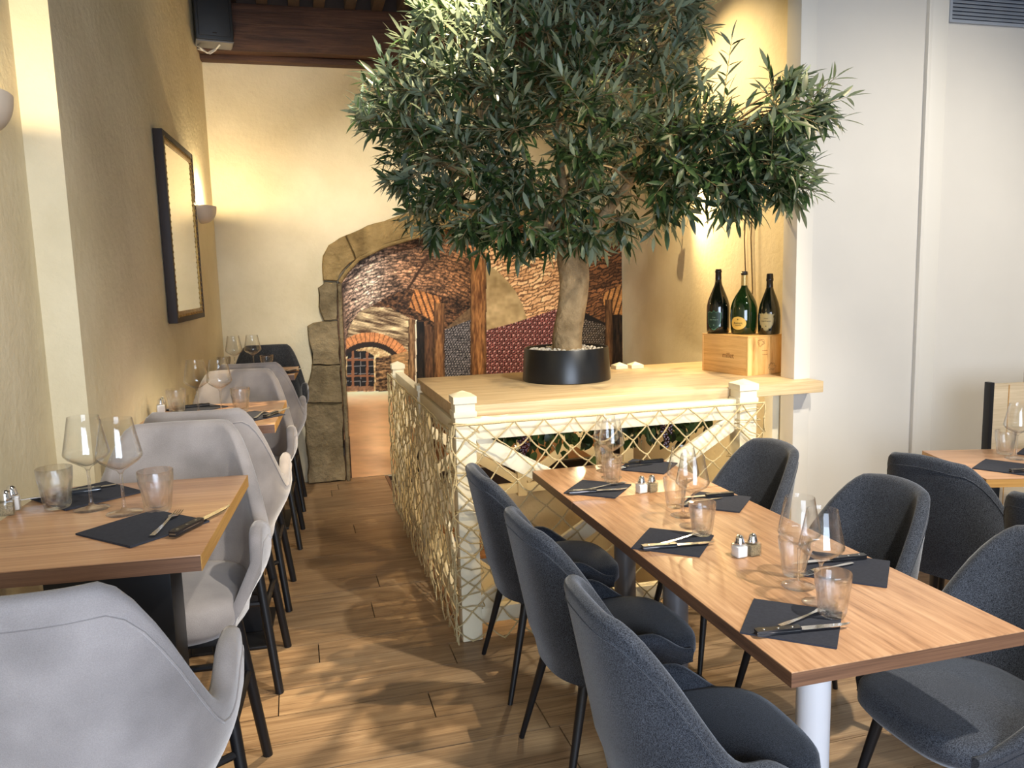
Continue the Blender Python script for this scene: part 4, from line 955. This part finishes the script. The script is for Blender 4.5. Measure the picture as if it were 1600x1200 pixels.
# ------------------------------------------------------------------ tableware prototypes
def proto_tumbler():
    H = 0.108; r0, r1 = 0.031, 0.044
    prof = [(0.0, 0.0), (r0 - .003, 0.0), (r0, 0.003), (r0 + .001, 0.012), (r0 + 0.0062, 0.055), (r0 + .0085, 0.068), (r0 + 0.0112, 0.076), (r1, H - 0.002), (r1 - 0.0008, H), (r1 - 0.0022, H - 0.0012), (r0 + 0.0085, 0.075), (r0 + 0.005, 0.06), (r0 - 0.003, 0.020), (r0 - 0.010, 0.013), (0.0, 0.012)]
    rib = [0, 0, 0, 0.055, 0.045, 0.03, 0, 0, 0, 0, 0, 0, 0, 0, 0, 9]
    m = MB().lathe(prof, 54, 0, rib); return m.build('tumbler', 'glass', None, 70)
def proto_wine():
    k = 1.0
    prof = [(0.0, 0.0), (0.0365, 0.0), (0.0375, 0.0012), (0.036, 0.0024), (0.020, 0.0055), (0.008, 0.010), (0.0046, 0.018), (0.0038, 0.045), (0.0037, 0.085), (0.0046, 0.104), (0.0085, 0.112), (0.022, 0.1225), (0.040, 0.1365), (0.0468, 0.1465), (0.0478, 0.151), (0.0462, 0.160), (0.0385, 0.205), (0.0322, 0.245), (0.0318, 0.2465), (0.0313, 0.2455), (0.0374, 0.205), (0.0450, 0.160), (0.0464, 0.1515), (0.0454, 0.1475), (0.0388, 0.1385), (0.021, 0.1250), (0.007, 0.1165), (0.0, 0.1155)]
    prof = [(r_ * (1.17 if (z_ < 0.006 or z_ > 0.113) else 1.05), z_) for r_, z_ in prof]
    o = empty('wine_glass')
    m = MB().lathe(prof[9:], 44); 
    bm_ = MB().lathe([(0.0, 0.1045)] + prof[9:], 44).build('bowl', 'glass_bowl', o, 70)
    MB().lathe(prof[:9] + [(0.0046, 0.1042), (0, 0.1042)], 32).build('stem_and_foot', 'glass', o, 70)
    return o
def proto_shaker(fill, nm):
    o = empty(nm)
    MB().box(-0.019, 0.019, -0.019, 0.019, 0, 0.040, 0.004).build('glass_body', 'glass', o)
    MB().box(-0.0165, 0.0165, -0.0165, 0.0165, 0.002, 0.034, 0.003).build('contents', fill, o)
    MB().lathe([(0, 0.0402), (0.0145, 0.0402), (0.0150, 0.044), (0.0125, 0.050), (0.0118, 0.055), (0.0105, 0.061), (0.006, 0.066), (0, 0.0672)], 20).build('cap', 'chrome', o)
    return o
def proto_napkin():
    m = MB(); s = 0.105
    def nz(x, y): return 0.0005 + 0.0012 * math.sin(x * 21 + 1) * math.sin(y * 17)
    def top(u, v): x, y = -s + 2 * s * u, -s + 2 * s * v; return (x, y, 0.0042 + nz(x, y) * 0.6)
    def bot(u, v): x, y = -s + 2 * s * u, -s + 2 * s * v; return (x, y, 0.0)
    m.grid(top, 10, 10); m.grid(bot, 10, 10)
    k = 11
    for a in range(10):
        for (i, j, i2, j2) in ((a, 0, a + 1, 0), (a, 10, a + 1, 10), (0, a, 0, a + 1), (10, a, 10, a + 1)):
            m.f.append((i * k + j, i2 * k + j2, 121 + i2 * k + j2, 121 + i * k + j)); m.m.append(0)
    o = m.build('napkin', 'napkin', None, 40)
    f = MB().box(-s + 0.002, s - 0.0005, -s - 0.0012, -s, 0.0006, 0.0034); f.build('folded_edge', 'napkin', o); return o
def proto_knife():
    o = empty('knife')      # along +X, handle at 0
    pl = [(0, -0.008), (0.006, -0.0105), (0.05, -0.0088), (0.105, -0.0100), (0.110, -0.008), (0.110, 0.0088), (0.05, 0.0088), (0.012, 0.0120), (0.0, 0.009)]
    MB().prism(pl, 'z', 0.0005, 0.0060).build('handle_scale', 'handle', o, 30); MB().prism(pl, 'z', 0.0078, 0.0133).build('handle_scale', 'handle', o, 30)
    MB().prism([(0.001, -0.0075), (0.110, -0.0088), (0.118, -0.0100), (0.20, -0.0090), (0.228, -0.003), (0.240, 0.0058), (0.118, 0.0090), (0.001, 0.0082)], 'z', 0.0061, 0.0077).build('blade', 'steel', o, 30)
    for x in (0.02, 0.055, 0.09): MB().lathe([(0, 0.0134), (0.0032, 0.0134), (0.0030, 0.0139), (0, 0.0141)], 10).build('rivet', 'steel', o, loc=(x, 0, 0))
    return o
def proto_fork():
    o = empty('fork')       # along +X, tines at the +X end
    m = MB()
    P = [(0.0, .0058, .0030), (0.02, .0066, .0032), (0.06, .0046, .0040), (0.10, .0034, .0060), (0.125, .0040, .0085), (0.138, .0095, .0080), (0.150, .0118, .0060)]
    vs = []; fs = []
    for x, w, z in P: vs += [(x, -w, z), (x, w, z), (x, w, z + .0018), (x, -w, z + .0018)]
    for i in range(len(P) - 1):
        for j in range(4): fs.append((4 * i + j, 4 * i + (j + 1) % 4, 4 * i + 4 + (j + 1) % 4, 4 * i + 4 + j))
    fs += [(0, 1, 2, 3), tuple(4 * (len(P) - 1) + j for j in range(4))]
    m.add(vs, fs).build('fork_handle', 'steel', o, 50)
    for k in range(4):
        yy = -0.0095 + k * 0.00633
        MB().tube([(0.149, yy, .0068), (0.165, yy, .0048), (0.182, yy * 0.95, .0046), (0.197, yy * 0.92, .0072)], [0.0018, 0.0016, 0.0014, 0.0007], 6).build('tine', 'steel', o)
    return o
P_t, P_w, P_n, P_k, P_f = proto_tumbler(), proto_wine(), proto_napkin(), proto_knife(), proto_fork()
P_s, P_p = proto_shaker('salt', 'salt_shaker'), proto_shaker('pepper', 'pepper_shaker')
for o_, c_ in ((P_t, 'glass'), (P_w, 'wine glass'), (P_n, 'napkin'), (P_k, 'knife'), (P_f, 'fork'), (P_s, 'shaker'), (P_p, 'shaker')): o_['category'] = c_
GR = {'t': 'ribbed water tumblers on the tables', 'w': 'stemmed wine glasses on the tables', 'n': 'charcoal napkins on the tables', 'k': 'steak knives on the napkins', 'f': 'steel forks on the napkins', 's': 'salt and pepper shakers'}
def T(x, y, z, lab): place(P_t, USED, (x, y, z), rng.uniform(0, 1), lab, GR['t'])
def W(x, y, z, lab): place(P_w, USED, (x, y, z), rng.uniform(0, 1), lab, GR['w'])
def N(x, y, z, r, lab): place(P_n, USED, (x, y, z), rad(r), lab, GR['n'])
def KN(x, y, z, r, lab): place(P_k, USED, (x, y, z), rad(r), lab, GR['k'])
def FK(x, y, z, r, lab): place(P_f, USED, (x, y, z), rad(r), lab, GR['f'])
def SP(x, y, z, r, lab, x2, y2, lab2): place(P_s, USED, (x, y, z), rad(r), lab, GR['s']); place(P_p, USED, (x2, y2, z), rad(r), lab2, GR['s'])
e = 0.0006; nt = 0.0056
# long table: left side settings (diners face right) and right side settings
for (ny, where) in ((1.565, 'nearest the camera'), (2.185, 'in the middle'), (2.857, 'at the railing end')):
    q = 'left side of long table, ' + where
    N(1.110 + (0.012 if ny > 2.5 else 0), ny, TZ + e, 49, 'charcoal napkin under fork and knife, ' + q)
    KN(0.985, ny - 0.040, TZ + nt, -7, 'black handled steak knife, ' + q)
    FK(1.050, ny - 0.052, TZ + nt + 0.0145 - 0.0145, 20, 'steel fork lying behind the knife, ' + q) if False else FK(1.062, ny - 0.020, TZ + nt, 14, 'steel fork lying behind the knife, ' + q)
T(1.222, 1.565, TZ + nt, 'ribbed tumbler nearest the camera on the long table'); W(1.245, 1.642, TZ + e, 'wine glass nearest the camera on the long table, behind the front tumbler')
W(1.262, 1.757, TZ + e, 'second wine glass from the camera on the long table'); T(1.300, 1.830, TZ + e, 'second ribbed tumbler from the camera on the long table')
T(1.226, 2.212, TZ + nt, 'ribbed tumbler in the middle of the long table, front one of the two'); W(1.245, 2.312, TZ + e, 'wine glass in the middle of the long table, front one of the two')
W(1.272, 2.430, TZ + e, 'wine glass in the middle of the long table, rear one of the two'); T(1.296, 2.535, TZ + e, 'ribbed tumbler in the middle of the long table, left of the black napkin')
T(1.215, 2.935, TZ + nt, 'ribbed tumbler at the railing end of the long table, front one'); W(1.245, 3.012, TZ + e, 'wine glass at the railing end, in front of the net, front one')
W(1.268, 3.126, TZ + e, 'wine glass at the railing end, in front of the net, rear one'); T(1.287, 3.200, TZ + e, 'ribbed tumbler at the railing end of the long table, rear one')
for (ny, where) in ((1.815, 'nearest the camera'), (2.535, 'in the middle'), (3.125, 'at the railing end')):
    q = 'right side of long table, ' + where
    N(1.463, ny, TZ + e, 47, 'charcoal napkin under cutlery, ' + q)
    KN(1.560, ny + 0.045, TZ + nt, 176, 'black handled steak knife, ' + q); FK(1.495, ny + 0.018, TZ + nt, 190, 'steel fork, ' + q)
SP(1.262, 2.752, TZ + e, 8, 'salt shaker of the pair at the railing end of the long table', 1.306, 2.752, 'pepper shaker of the pair at the railing end of the long table')
SP(1.236, 2.005, TZ + e, 6, 'salt shaker of the pair near the middle of the long table', 1.280, 2.005, 'pepper shaker of the pair near the middle of the long table')
# nearest high table
N(-0.380, 2.000, HT + e, 44, 'charcoal napkin with fork and knife, front of nearest high table'); FK(-0.345, 1.902, HT + nt, 80, 'steel fork, tines up, on the front napkin of the nearest high table'); KN(-0.300, 1.885, HT + nt, 62, 'black handled knife on the front napkin of the nearest high table')
N(-0.590, 2.385, HT + e, 38, 'charcoal napkin behind the glasses of the nearest high table'); KN(-0.560, 2.415, HT + nt, 196, 'black handled knife on the rear napkin of the nearest high table')
FK(-0.53, 2.46, HT + nt, 205, 'steel fork on the rear napkin of the nearest high table')
T(-0.632, 2.262, HT + nt, 'ribbed tumbler at the left of the nearest high table'); W(-0.545, 2.235, HT + e, 'left one of two wine glasses on the nearest high table')
W(-0.452, 2.160, HT + e, 'right one of two wine glasses on the nearest high table'); T(-0.370, 2.148, HT + e, 'ribbed tumbler at the right of the nearest high table')
SP(-0.748, 2.300, HT + e, 10, 'salt shaker by the wall on the nearest high table', -0.748, 2.255, 'pepper shaker by the wall on the nearest high table')
# middle high table
N(-0.215, 3.590, HT + e, 40, 'charcoal napkin with cutlery, front of middle high table'); FK(-0.190, 3.50, HT + nt, 78, 'steel fork, tines up, on the front napkin of the middle high table'); KN(-0.150, 3.51, HT + nt, 64, 'black handled knife on the front napkin of the middle high table')
N(-0.480, 3.955, HT + e, 40, 'charcoal napkin behind the glasses of the middle high table'); KN(-0.42, 3.99, HT + nt, 196, 'black handled knife on the rear napkin of the middle high table')
T(-0.545, 3.840, HT + nt, 'ribbed tumbler at the left of the middle high table'); W(-0.448, 3.800, HT + e, 'left one of two wine glasses on the middle high table')
W(-0.345, 3.745, HT + e, 'right one of two wine glasses on the middle high table'); T(-0.262, 3.775, HT + e, 'ribbed tumbler at the right of the middle high table')
SP(-0.622, 3.90, HT + e, 10, 'salt shaker by the wall on the middle high table', -0.622, 3.95, 'pepper shaker by the wall on the middle high table')
# farthest high table
T(-0.472, 5.53, HT + e, 'ribbed tumbler at the left of the farthest high table'); W(-0.400, 5.49, HT + e, 'left one of two wine glasses on the farthest high table')
W(-0.283, 5.50, HT + e, 'right one of two wine glasses on the farthest high table'); T(-0.198, 5.50, HT + e, 'ribbed tumbler at the right of the farthest high table')
N(-0.14, 5.34, HT + e, 40, 'charcoal napkin on the farthest high table'); FK(-0.105, 5.26, HT + nt, 80, 'steel fork on the farthest high table'); KN(-0.065, 5.27, HT + nt, 64, 'black handled knife on the farthest high table')
# right table
T(3.075, 2.790, 0.75 + e, 'ribbed tumbler on the right table beside the wood partition'); W(3.045, 2.705, 0.75 + e, 'left one of two wine glasses on the right table'); W(3.130, 2.610, 0.75 + e, 'right one of two wine glasses on the right table')
N(2.870, 2.590, 0.75 + e, 30, 'charcoal napkin with knife, front of the right table'); KN(2.800, 2.508, 0.75 + nt, -12, 'black handled knife on the front napkin of the right table')
N(3.26, 2.73, 0.75 + e, 30, 'charcoal napkin at the rear of the right table')

# ------------------------------------------------------------------ wooden box and bottles on the counter
bx = empty('wooden_wine_box', (2.397, 3.899, 1.0506), rad(12), label='pine wine box with printed sides carrying three bottles', cat='box')
BW, BD, BH = 0.245, 0.36, 0.213
body = MB().box(-BW / 2 + .001, BW / 2 - .001, -BD / 2 + .010, BD / 2 - .010, 0.0, BH - 0.010, 0.0015).build('box_body', 'pine', bx)
fm = wood('pine_box_end', [(0.30, srgb(178, 124, 62)), (0.5, srgb(226, 178, 110)), (0.7, srgb(240, 200, 136))], (22, 22, 0.8), rough=0.5, bumpy=0.05, dist=0.5)
for yy in (-BD / 2, BD / 2 - 0.0095): MB().box(-BW / 2, BW / 2, yy, yy + 0.0095, 0, BH - 0.0101, 0.001).build('box_end', fm, bx)
MB().box(-BW / 2, BW / 2, -BD / 2, BD / 2, BH - 0.0098, BH, 0.001).build('box_lid', 'pine', bx)
def flat_text(body_, size, mat, parent, loc, rot):
    me = text_mesh(body_, size); me.materials.append(M[mat]); o = bpy.data.objects.new('printed_text', me); C.objects.link(o); o.parent = parent; o.location = loc; o.rotation_euler = rot; return o
flat_text('millet', 0.040, 'ink', bx, (-BW / 2 + 0.0005, -0.03, 0.10), (PI / 2, 0, -PI / 2))
flat_text('~~~\n~~~', 0.022, 'ink_red', bx, (0.0, -BD / 2 - 0.0003, 0.12), (PI / 2, 0, 0))
def stamp(cx, cz, r, seed):
    m = MB(); rr = random.Random(seed)
    for k in range(7):
        a = rr.uniform(0, 6.28); pts = []
        for s in range(7): pts.append((cx + math.cos(a + s * .5) * r * rr.uniform(.3, 1) * 1.3, -BD / 2 - 0.0002, cz + math.sin(a + s * .5) * r * rr.uniform(.3, 1)))
        m.tube(pts, 0.0005, 4, False)
    m.build('stamped_emblem', 'ink', bx)
stamp(-0.030, 0.175, 0.026, 1); stamp(0.055, 0.040, 0.026, 2)
def bottle(name, prof, loc, rz, glassm, foil, foil_prof, lab):
    o = empty(name, loc, rz, label=lab, cat='bottle', group='champagne bottles on the wooden box')
    MB().lathe(prof, 48).build('glass_body', glassm, o, 60)
    MB().lathe(foil_prof, 32).build('foil', foil, o, 60); return o
def wrap(me_or_mb, rfun, a0=-PI / 2):
    """wrap flat (x, z) shapes onto the bottle; verts given as (x, z, lift)"""
    out = []
    for (x, z, l) in me_or_mb: r = rfun(z) + l; a = a0 + x / rfun(z); out.append((r * math.cos(a), r * math.sin(a), z))
    return out
def radius(prof):
    zs_ = [p[1] for p in prof]; rs_ = [p[0] for p in prof]
    return lambda z: float(np.interp(z, zs_[1:], rs_[1:]))
def shape_label(outline, cz, rf, lift, mat, parent, name):
    n = len(outline); m = MB(); K = 8; vs = []
    for k in range(K + 1):
        for (x, z) in outline: vs.append((x * k / K, cz + z * k / K, lift))
    fs = [(k * n + i, k * n + (i + 1) % n, (k + 1) * n + (i + 1) % n, (k + 1) * n + i) for k in range(K) for i in range(n)]
    m.add(wrap(vs, rf), fs); return m.build(name, mat, parent, 60)
def wrap_text(txt, size, cz, rf, mat, parent, cx=0.0):
    me = text_mesh(txt, size, 0.0002); vs = [(v.co.x + cx, v.co.y + cz, 0.0010 + v.co.z) for v in me.vertices]
    for v, c_ in zip(me.vertices, wrap(vs, rf)): v.co = c_
    me.materials.append(M[mat]); o = bpy.data.objects.new('label_text', me); C.objects.link(o); o.parent = parent
def shield(w, h):
    right = [(0, .5), (.16, .40), (.30, .46), (.5, .40), (.49, .1), (.44, -.15), (.30, -.34), (.12, -.46), (0, -.5)]
    return [(x * w, z * h) for x, z in right] + [(-x * w, z * h) for x, z in right[-2:0:-1]]
ZB = 1.0506 + BH + 0.0006
pA = [(0, 0.004), (0.050, 0.0), (0.0575, 0.006), (0.0585, 0.04), (0.0590, 0.12), (0.0580, 0.155), (0.052, 0.185), (0.041, 0.215), (0.0285, 0.248), (0.0205, 0.275), (0.0170, 0.300), (0.0160, 0.340), (0.0175, 0.342), (0.0175, 0.350), (0.0150, 0.352), (0.0150, 0.358), (0, 0.358)]; pA = [(r_ * (1 + 0.08 * (z_ < 0.25)), z_) for r_, z_ in pA]
fA = [(0.0172, 0.300), (0.0175, 0.305), (0.0165, 0.339), (0.0185, 0.3415), (0.0187, 0.350), (0.0160, 0.3525), (0.0158, 0.3592), (0, 0.3594)]
a_ = bottle('champagne_bottle', pA, (2.318, 4.012, ZB), rad(-52), 'bottle', 'foil_black', fA, 'tall dark bottle with green shield label, left one on the wooden box')
rf = radius(pA); shape_label(shield(0.086, 0.112), 0.075, rf, 0.0003, 'label_green_rim', a_, 'label_border'); shape_label(shield(0.078, 0.102), 0.075, rf, 0.0006, 'label_green', a_, 'label')
wrap_text('Dom Pérignon', 0.0085, 0.078, rf, 'ink_pale', a_); wrap_text('Vintage', 0.007, 0.092, rf, 'ink_pale', a_); wrap_text('★', 0.010, 0.048, rf, 'ink_pale', a_)
pB = [(0, 0.004), (0.055, 0.0), (0.0625, 0.006), (0.0660, 0.04), (0.0685, 0.10), (0.0665, 0.145), (0.058, 0.180), (0.044, 0.210), (0.029, 0.235), (0.0185, 0.255), (0.0160, 0.270), (0.0150, 0.325), (0.0165, 0.327), (0.0165, 0.335), (0.0145, 0.337), (0.0145, 0.342), (0, 0.342)]; pB = [(r_ * (1 + 0.08 * (z_ < 0.25)), z_) for r_, z_ in pB]
fB = [(0.0163, 0.262), (0.0168, 0.266), (0.0162, 0.322), (0, 0.3222)]
b_ = bottle('champagne_bottle', pB, (2.402, 3.880, ZB), rad(-58), 'bottle_green', 'foil_gold', fB, 'round bodied green bottle with oval yellow label, middle one on the wooden box')
MB().lathe([(0.0165, 0.3235), (0.0180, 0.326), (0.0182, 0.335), (0.0158, 0.338), (0.0155, 0.3435), (0, 0.3437)], 24).build('neck_ring', 'foil_black', b_)
rf = radius(pB); ov = [(0.046 * math.cos(t * PI / 16), 0.036 * math.sin(t * PI / 16)) for t in range(32)]
shape_label(ov, 0.062, rf, 0.0005, 'label_yellow', b_, 'label'); wrap_text('Ruinart', 0.017, 0.062, rf, 'ink_dark', b_); wrap_text('CHAMPAGNE', 0.006, 0.049, rf, 'ink_dark', b_); wrap_text('❖', 0.010, 0.082, rf, 'ink_dark', b_)
pC = [(0, 0.004), (0.047, 0.0), (0.0530, 0.006), (0.0545, 0.04), (0.0545, 0.10), (0.0515, 0.135), (0.044, 0.170), (0.033, 0.203), (0.0225, 0.232), (0.0175, 0.255), (0.0160, 0.285), (0.0165, 0.322), (0, 0.324)]; pC = [(r_ * (1 + 0.08 * (z_ < 0.25)), z_) for r_, z_ in pC]
fC = [(0.0180, 0.250), (0.0180, 0.256), (0.0166, 0.286), (0.0190, 0.289), (0.0192, 0.300), (0.0180, 0.302), (0.0178, 0.320), (0.0155, 0.327), (0, 0.3285)]
c__ = bottle('champagne_bottle', pC, (2.488, 3.768, ZB), rad(-50), 'bottle', 'foil_black', fC, 'dark corked bottle with tan shield label, right one on the wooden box')
rf = radius(pC); shape_label(shield(0.086, 0.104), 0.072, rf, 0.0003, 'label_tan_rim', c__, 'label_border'); shape_label(shield(0.076, 0.092), 0.072, rf, 0.0006, 'label_tan', c__, 'label')
wrap_text('Dom Pérignon', 0.0085, 0.074, rf, 'ink_dark', c__); wrap_text('Vintage', 0.007, 0.088, rf, 'ink_dark', c__); wrap_text('★', 0.010, 0.046, rf, 'ink_dark', c__)

# ------------------------------------------------------------------ wall things
def sconce(x, y, z, ang, lab, power):
    o = empty('wall_sconce', (x, y, z), ang, label=lab, cat='wall lamp', group='half-bowl plaster wall lamps')
    # half bowl, open at the top, wall side at local -Y ... bowl bulges to +Y
    n = 20; K = 10; m = MB(); vs = []; fs = []
    for lay in (0, 1):
        for i in range(K + 1):
            t = i / K * PI / 2; r = (0.150 - 0.008 * lay) * math.cos(t) ** 0.75 if i < K else 0.004; zz = -(0.115 - 0.006 * lay) * math.sin(t)
            for j in range(n + 1): a = PI * j / n; vs.append((r * math.cos(a), 0.001 + (0.72 * r) * math.sin(a), zz))
    w = n + 1
    for lay in (0, 1):
        b0 = lay * (K + 1) * w
        for i in range(K):
            for j in range(n): fs.append((b0 + i * w + j, b0 + i * w + j + 1, b0 + (i + 1) * w + j + 1, b0 + (i + 1) * w + j))
    for j in range(n): fs.append((j, j + 1, (K + 1) * w + j + 1, (K + 1) * w + j))
    m.add(vs, fs); m.build('bowl', 'sconce', o, 60)
    MB().box(-0.06, 0.06, 0.0005, 0.008, -0.08, -0.01).build('wall_plate', 'sconce', o)
    em = NT('sconce_bulb'); em.p.inputs['Emission Color'].default_value = (1, 0.8, 0.5, 1); em.p.inputs['Emission Strength'].default_value = 25
    bm = bmesh.new(); bmesh.ops.create_uvsphere(bm, u_segments=16, v_segments=8, radius=0.022, matrix=Matrix.Translation((0, 0.045, -0.035))); MB().frombm(bm).build('bulb', em.m, o)
    l = point_light('sconce_light', (0, 0.05, 0.0), power, (1.0, 0.80, 0.48), 0.02); l.parent = o
sconce(-0.861, 2.66, 2.17, rad(-90), 'half-bowl plaster wall lamp cut by the left edge of the picture', 8)
sconce(-0.585, 5.90, 2.150, rad(-93.3), 'half-bowl plaster wall lamp beside the mirror', 16)
ws = empty('wall_spotlight', (2.697, 5.12, 2.12), label='small bright spotlight on the stair wall, half hidden by the olive leaves', cat='wall lamp')
MB().box(-0.012, 0.0, -0.03, 0.03, -0.03, 0.03, 0.003).build('wall_plate', 'sconce', ws)
MB().tube([(-0.012, 0, 0), (-0.10, -0.01, 0.01), (-0.19, -0.03, 0.02)], 0.007, 8).build('arm', 'sconce', ws)
_h = Vector((-0.20, -0.05, 0.02)); _d = (Vector((2.60, 3.90, 1.72)) - (Vector((2.697, 5.12, 2.12)) + _h)).normalized()
MB().tube([_h - _d * 0.06, _h - _d * 0.03, _h + _d * 0.02], [0.018, 0.030, 0.034], 16).build('head', 'sconce', ws)
_em = NT('spot_lens'); _em.p.inputs['Emission Color'].default_value = (1, 0.82, 0.55, 1); _em.p.inputs['Emission Strength'].default_value = 40
MB().tube([_h + _d * 0.0205, _h + _d * 0.024], 0.028, 16).build('lens', _em.m, ws)
_p = Vector((2.697, 5.12, 2.12)) + _h + _d * 0.05
spot_light('wall_spot_beam', _p, _p + _d, 38, (1.0, 0.72, 0.36), 150, 1.0, 0.03)

mr = empty('wall_mirror', (-0.636, 5.02, 1.92), rad(-93.3), label='tall narrow mirror in carved gilt frame on the left wall', cat='mirror')
# local x runs along the wall (towards the camera is +x? mirrored by rotation), y out of the wall; the top tilts forward
tilt = empty('mirror_panel', (0, 0, 0)); tilt.parent = mr
tm = Matrix.Translation((0, 0.012, 0)) @ Matrix.Rotation(rad(0.0), 4, 'X')
HWD, HHT = 0.435, 0.510
def frame_mb(hw, hh, wd, y0, y1):
    m = MB()
    for (x0, x1, z0, z1) in ((-hw, -hw + wd, -hh, hh), (hw - wd, hw, -hh, hh), (-hw + wd, hw - wd, -hh, -hh + wd), (-hw + wd, hw - wd, hh - wd, hh)): m.box(x0, x1, y0, y1, z0, z1, 0.003)
    return m
frame_mb(HWD, HHT, 0.03, 0.004, 0.052).build('outer_frame', 'dark_frame', mr)
for (x0, x1, z0, z1) in ((-HWD + .030, -HWD + .062, -HHT + .012, HHT - .012), (HWD - .062, HWD - .030, -HHT + .012, HHT - .012), (-HWD + .062, HWD - .062, -HHT + .012, -HHT + .062), (-HWD + .062, HWD - .062, HHT - .062, HHT - .012)):
    g = MB().box(x0, x1, 0.030, 0.048, z0, z1, 0.003).build('gilt_moulding', 'gilt', mr)
    L = max(x1 - x0, z1 - z0); k = int(L / 0.032); m = MB()
    for i in range(k):
        t = (i + 0.5) / k; cx, cz = (x0 + (x1 - x0) * t, (z0 + z1) / 2) if x1 - x0 > z1 - z0 else ((x0 + x1) / 2, z0 + (z1 - z0) * t)
        bm = bmesh.new(); bmesh.ops.create_icosphere(bm, subdivisions=1, radius=0.014, matrix=Matrix.Translation((cx, 0.046, cz)) @ Matrix.Rotation(0.6, 4, 'Y') @ Matrix.Diagonal((1.2, 0.55, 0.6, 1))); m.frombm(bm)
    tag(m.build('carved_ornament', 'gilt', g, 60), kind='stuff')
MB().box(-HWD + .058, HWD - .058, 0.034, 0.0425, -HHT + .060, HHT - .060).build('mirror_glass', 'mirror', mr)
bpy.data.objects.remove(tilt)

sp = empty('loudspeaker', (-0.43, 6.18, 3.26), rad(8), label='black loudspeaker mounted in the corner under the ceiling', cat='speaker')
MB().box(-0.125, 0.125, -0.10, 0.09, 0.045, 0.46, 0.012).build('cabinet', 'speaker', sp)
MB().box(-0.105, 0.105, -0.112, -0.101, 0.07, 0.44, 0.006).build('grille', 'speaker', sp)
MB().box(-0.014, 0.014, -0.1145, -0.1125, 0.085, 0.092).build('badge', 'chrome', sp)
MB().prism([(-0.11, 0.035), (0.115, 0.035), (0.125, 0.0445), (-0.125, 0.0445)], 'y', -0.09, 0.09).build('bracket', 'grey_metal', sp)
m = MB(); m.tube([(-0.545, 6.20, 3.29), (-0.52, 6.12, 3.255), (-0.48, 6.16, 3.235), (-0.45, 6.12, 3.24), (-0.42, 6.15, 3.262), (-0.39, 6.12, 3.285)], 0.006, 6); m.tube([(-0.545, 6.2, 3.27), (-0.50, 6.13, 3.24), (-0.46, 6.12, 3.22), (-0.42, 6.13, 3.25)], 0.005, 6)
tag(m.build('speaker_cable', 'cable_white', None), 'loop of white cable under the corner loudspeaker', 'cable')
for k, (x, lab) in enumerate(((0.0, 'left'), (0.05, 'right'))):
    m = MB(); y0 = 4.20 - x * 1.6
    m.tube([(2.606 + 0.083 * (y0 - 4.15), y0, 2.12), (2.600 + 0.083 * (y0 - 4.15), y0 + .012, 1.8), (2.600 + 0.083 * (y0 - 4.15), y0 - .012, 1.5), (2.595 + 0.083 * (y0 - 4.15), y0, 1.15)], 0.0035, 6)
    tag(m.build('wall_cable', 'cable_dark', None), 'thin dark cable hanging down the wall behind the bottles, %s one' % lab, 'cable', 'thin cables behind the bottles')
vt = empty('air_vent', (3.70, 3.499, 2.96), label='grey louvred air vent high on the panelled wall', cat='vent')
MB().box(-0.36, 0.36, -0.004, 0, -0.10, 0.16).build('back_plate', 'vent_dark', vt)
m = MB()
for (x0, x1, z0, z1) in ((-0.375, -0.36, -0.115, 0.175), (0.36, 0.375, -0.115, 0.175), (-0.36, 0.36, -0.115, -0.10), (-0.36, 0.36, 0.16, 0.175)): m.box(x0, x1, -0.016, 0, z0, z1)
m.build('frame', 'vent', vt)
lm_ = MB().prism([(-0.0150, -0.004), (-0.0130, -0.006), (-0.005, 0.006), (-0.005, 0.010)], 'x', -0.36, 0.36).mesh('louvre', 'vent')
for i in range(13): inst('louvre', lm_, vt, (0, 0, -0.088 + i * 0.019))
pk = empty('added_puck_lamp', (1.55, 4.15, 0.990), label='unseen round lamp added under the counter top to light the stairs', cat='lamp')  # unseen lamp, added to warm the stairwell and the side net
MB().lathe([(0, 0.0), (0.045, 0.0), (0.045, -0.018), (0.036, -0.022), (0.036, -0.012), (0, -0.012)], 24).build('housing', 'black', pk)
_e2 = NT('puck_diffuser'); _e2.p.inputs['Emission Color'].default_value = (1, 0.8, 0.5, 1); _e2.p.inputs['Emission Strength'].default_value = 8
MB().lathe([(0, -0.0125), (0.034, -0.0125), (0.034, -0.016), (0, -0.016)], 20).build('diffuser', _e2.m, pk)
point_light('added_puck_light', (1.55, 4.15, 0.93), 14, (1.0, 0.80, 0.48), 0.035)
# ceiling spot fixtures (outside the picture, where the light comes from)
fxm = MB().lathe([(0, 0.13), (0.04, 0.13), (0.045, 0.0), (0.040, 0.0), (0.036, 0.10), (0, 0.10)], 20).mesh('spot_housing', 'black')
for i, s in enumerate(SPOTS):
    o = empty('ceiling_spotlight', s[0], 0, label='black ceiling spotlight above the room, %s one along the track' % ('first', 'second', 'third', 'fourth', 'fifth', 'sixth', 'seventh')[i], cat='spotlight', group='ceiling spotlights')
    h = inst('housing', fxm, o); d = (Vector(s[1]) - Vector(s[0])); h.rotation_euler = (-d).to_track_quat('Z', 'Y').to_euler(); h.location = -d.normalized() * 0.03
    MB().tube([(0, 0, 0.08), (0, 0, H_CEIL - s[0][2])], 0.008, 8).build('stem', 'black', o)
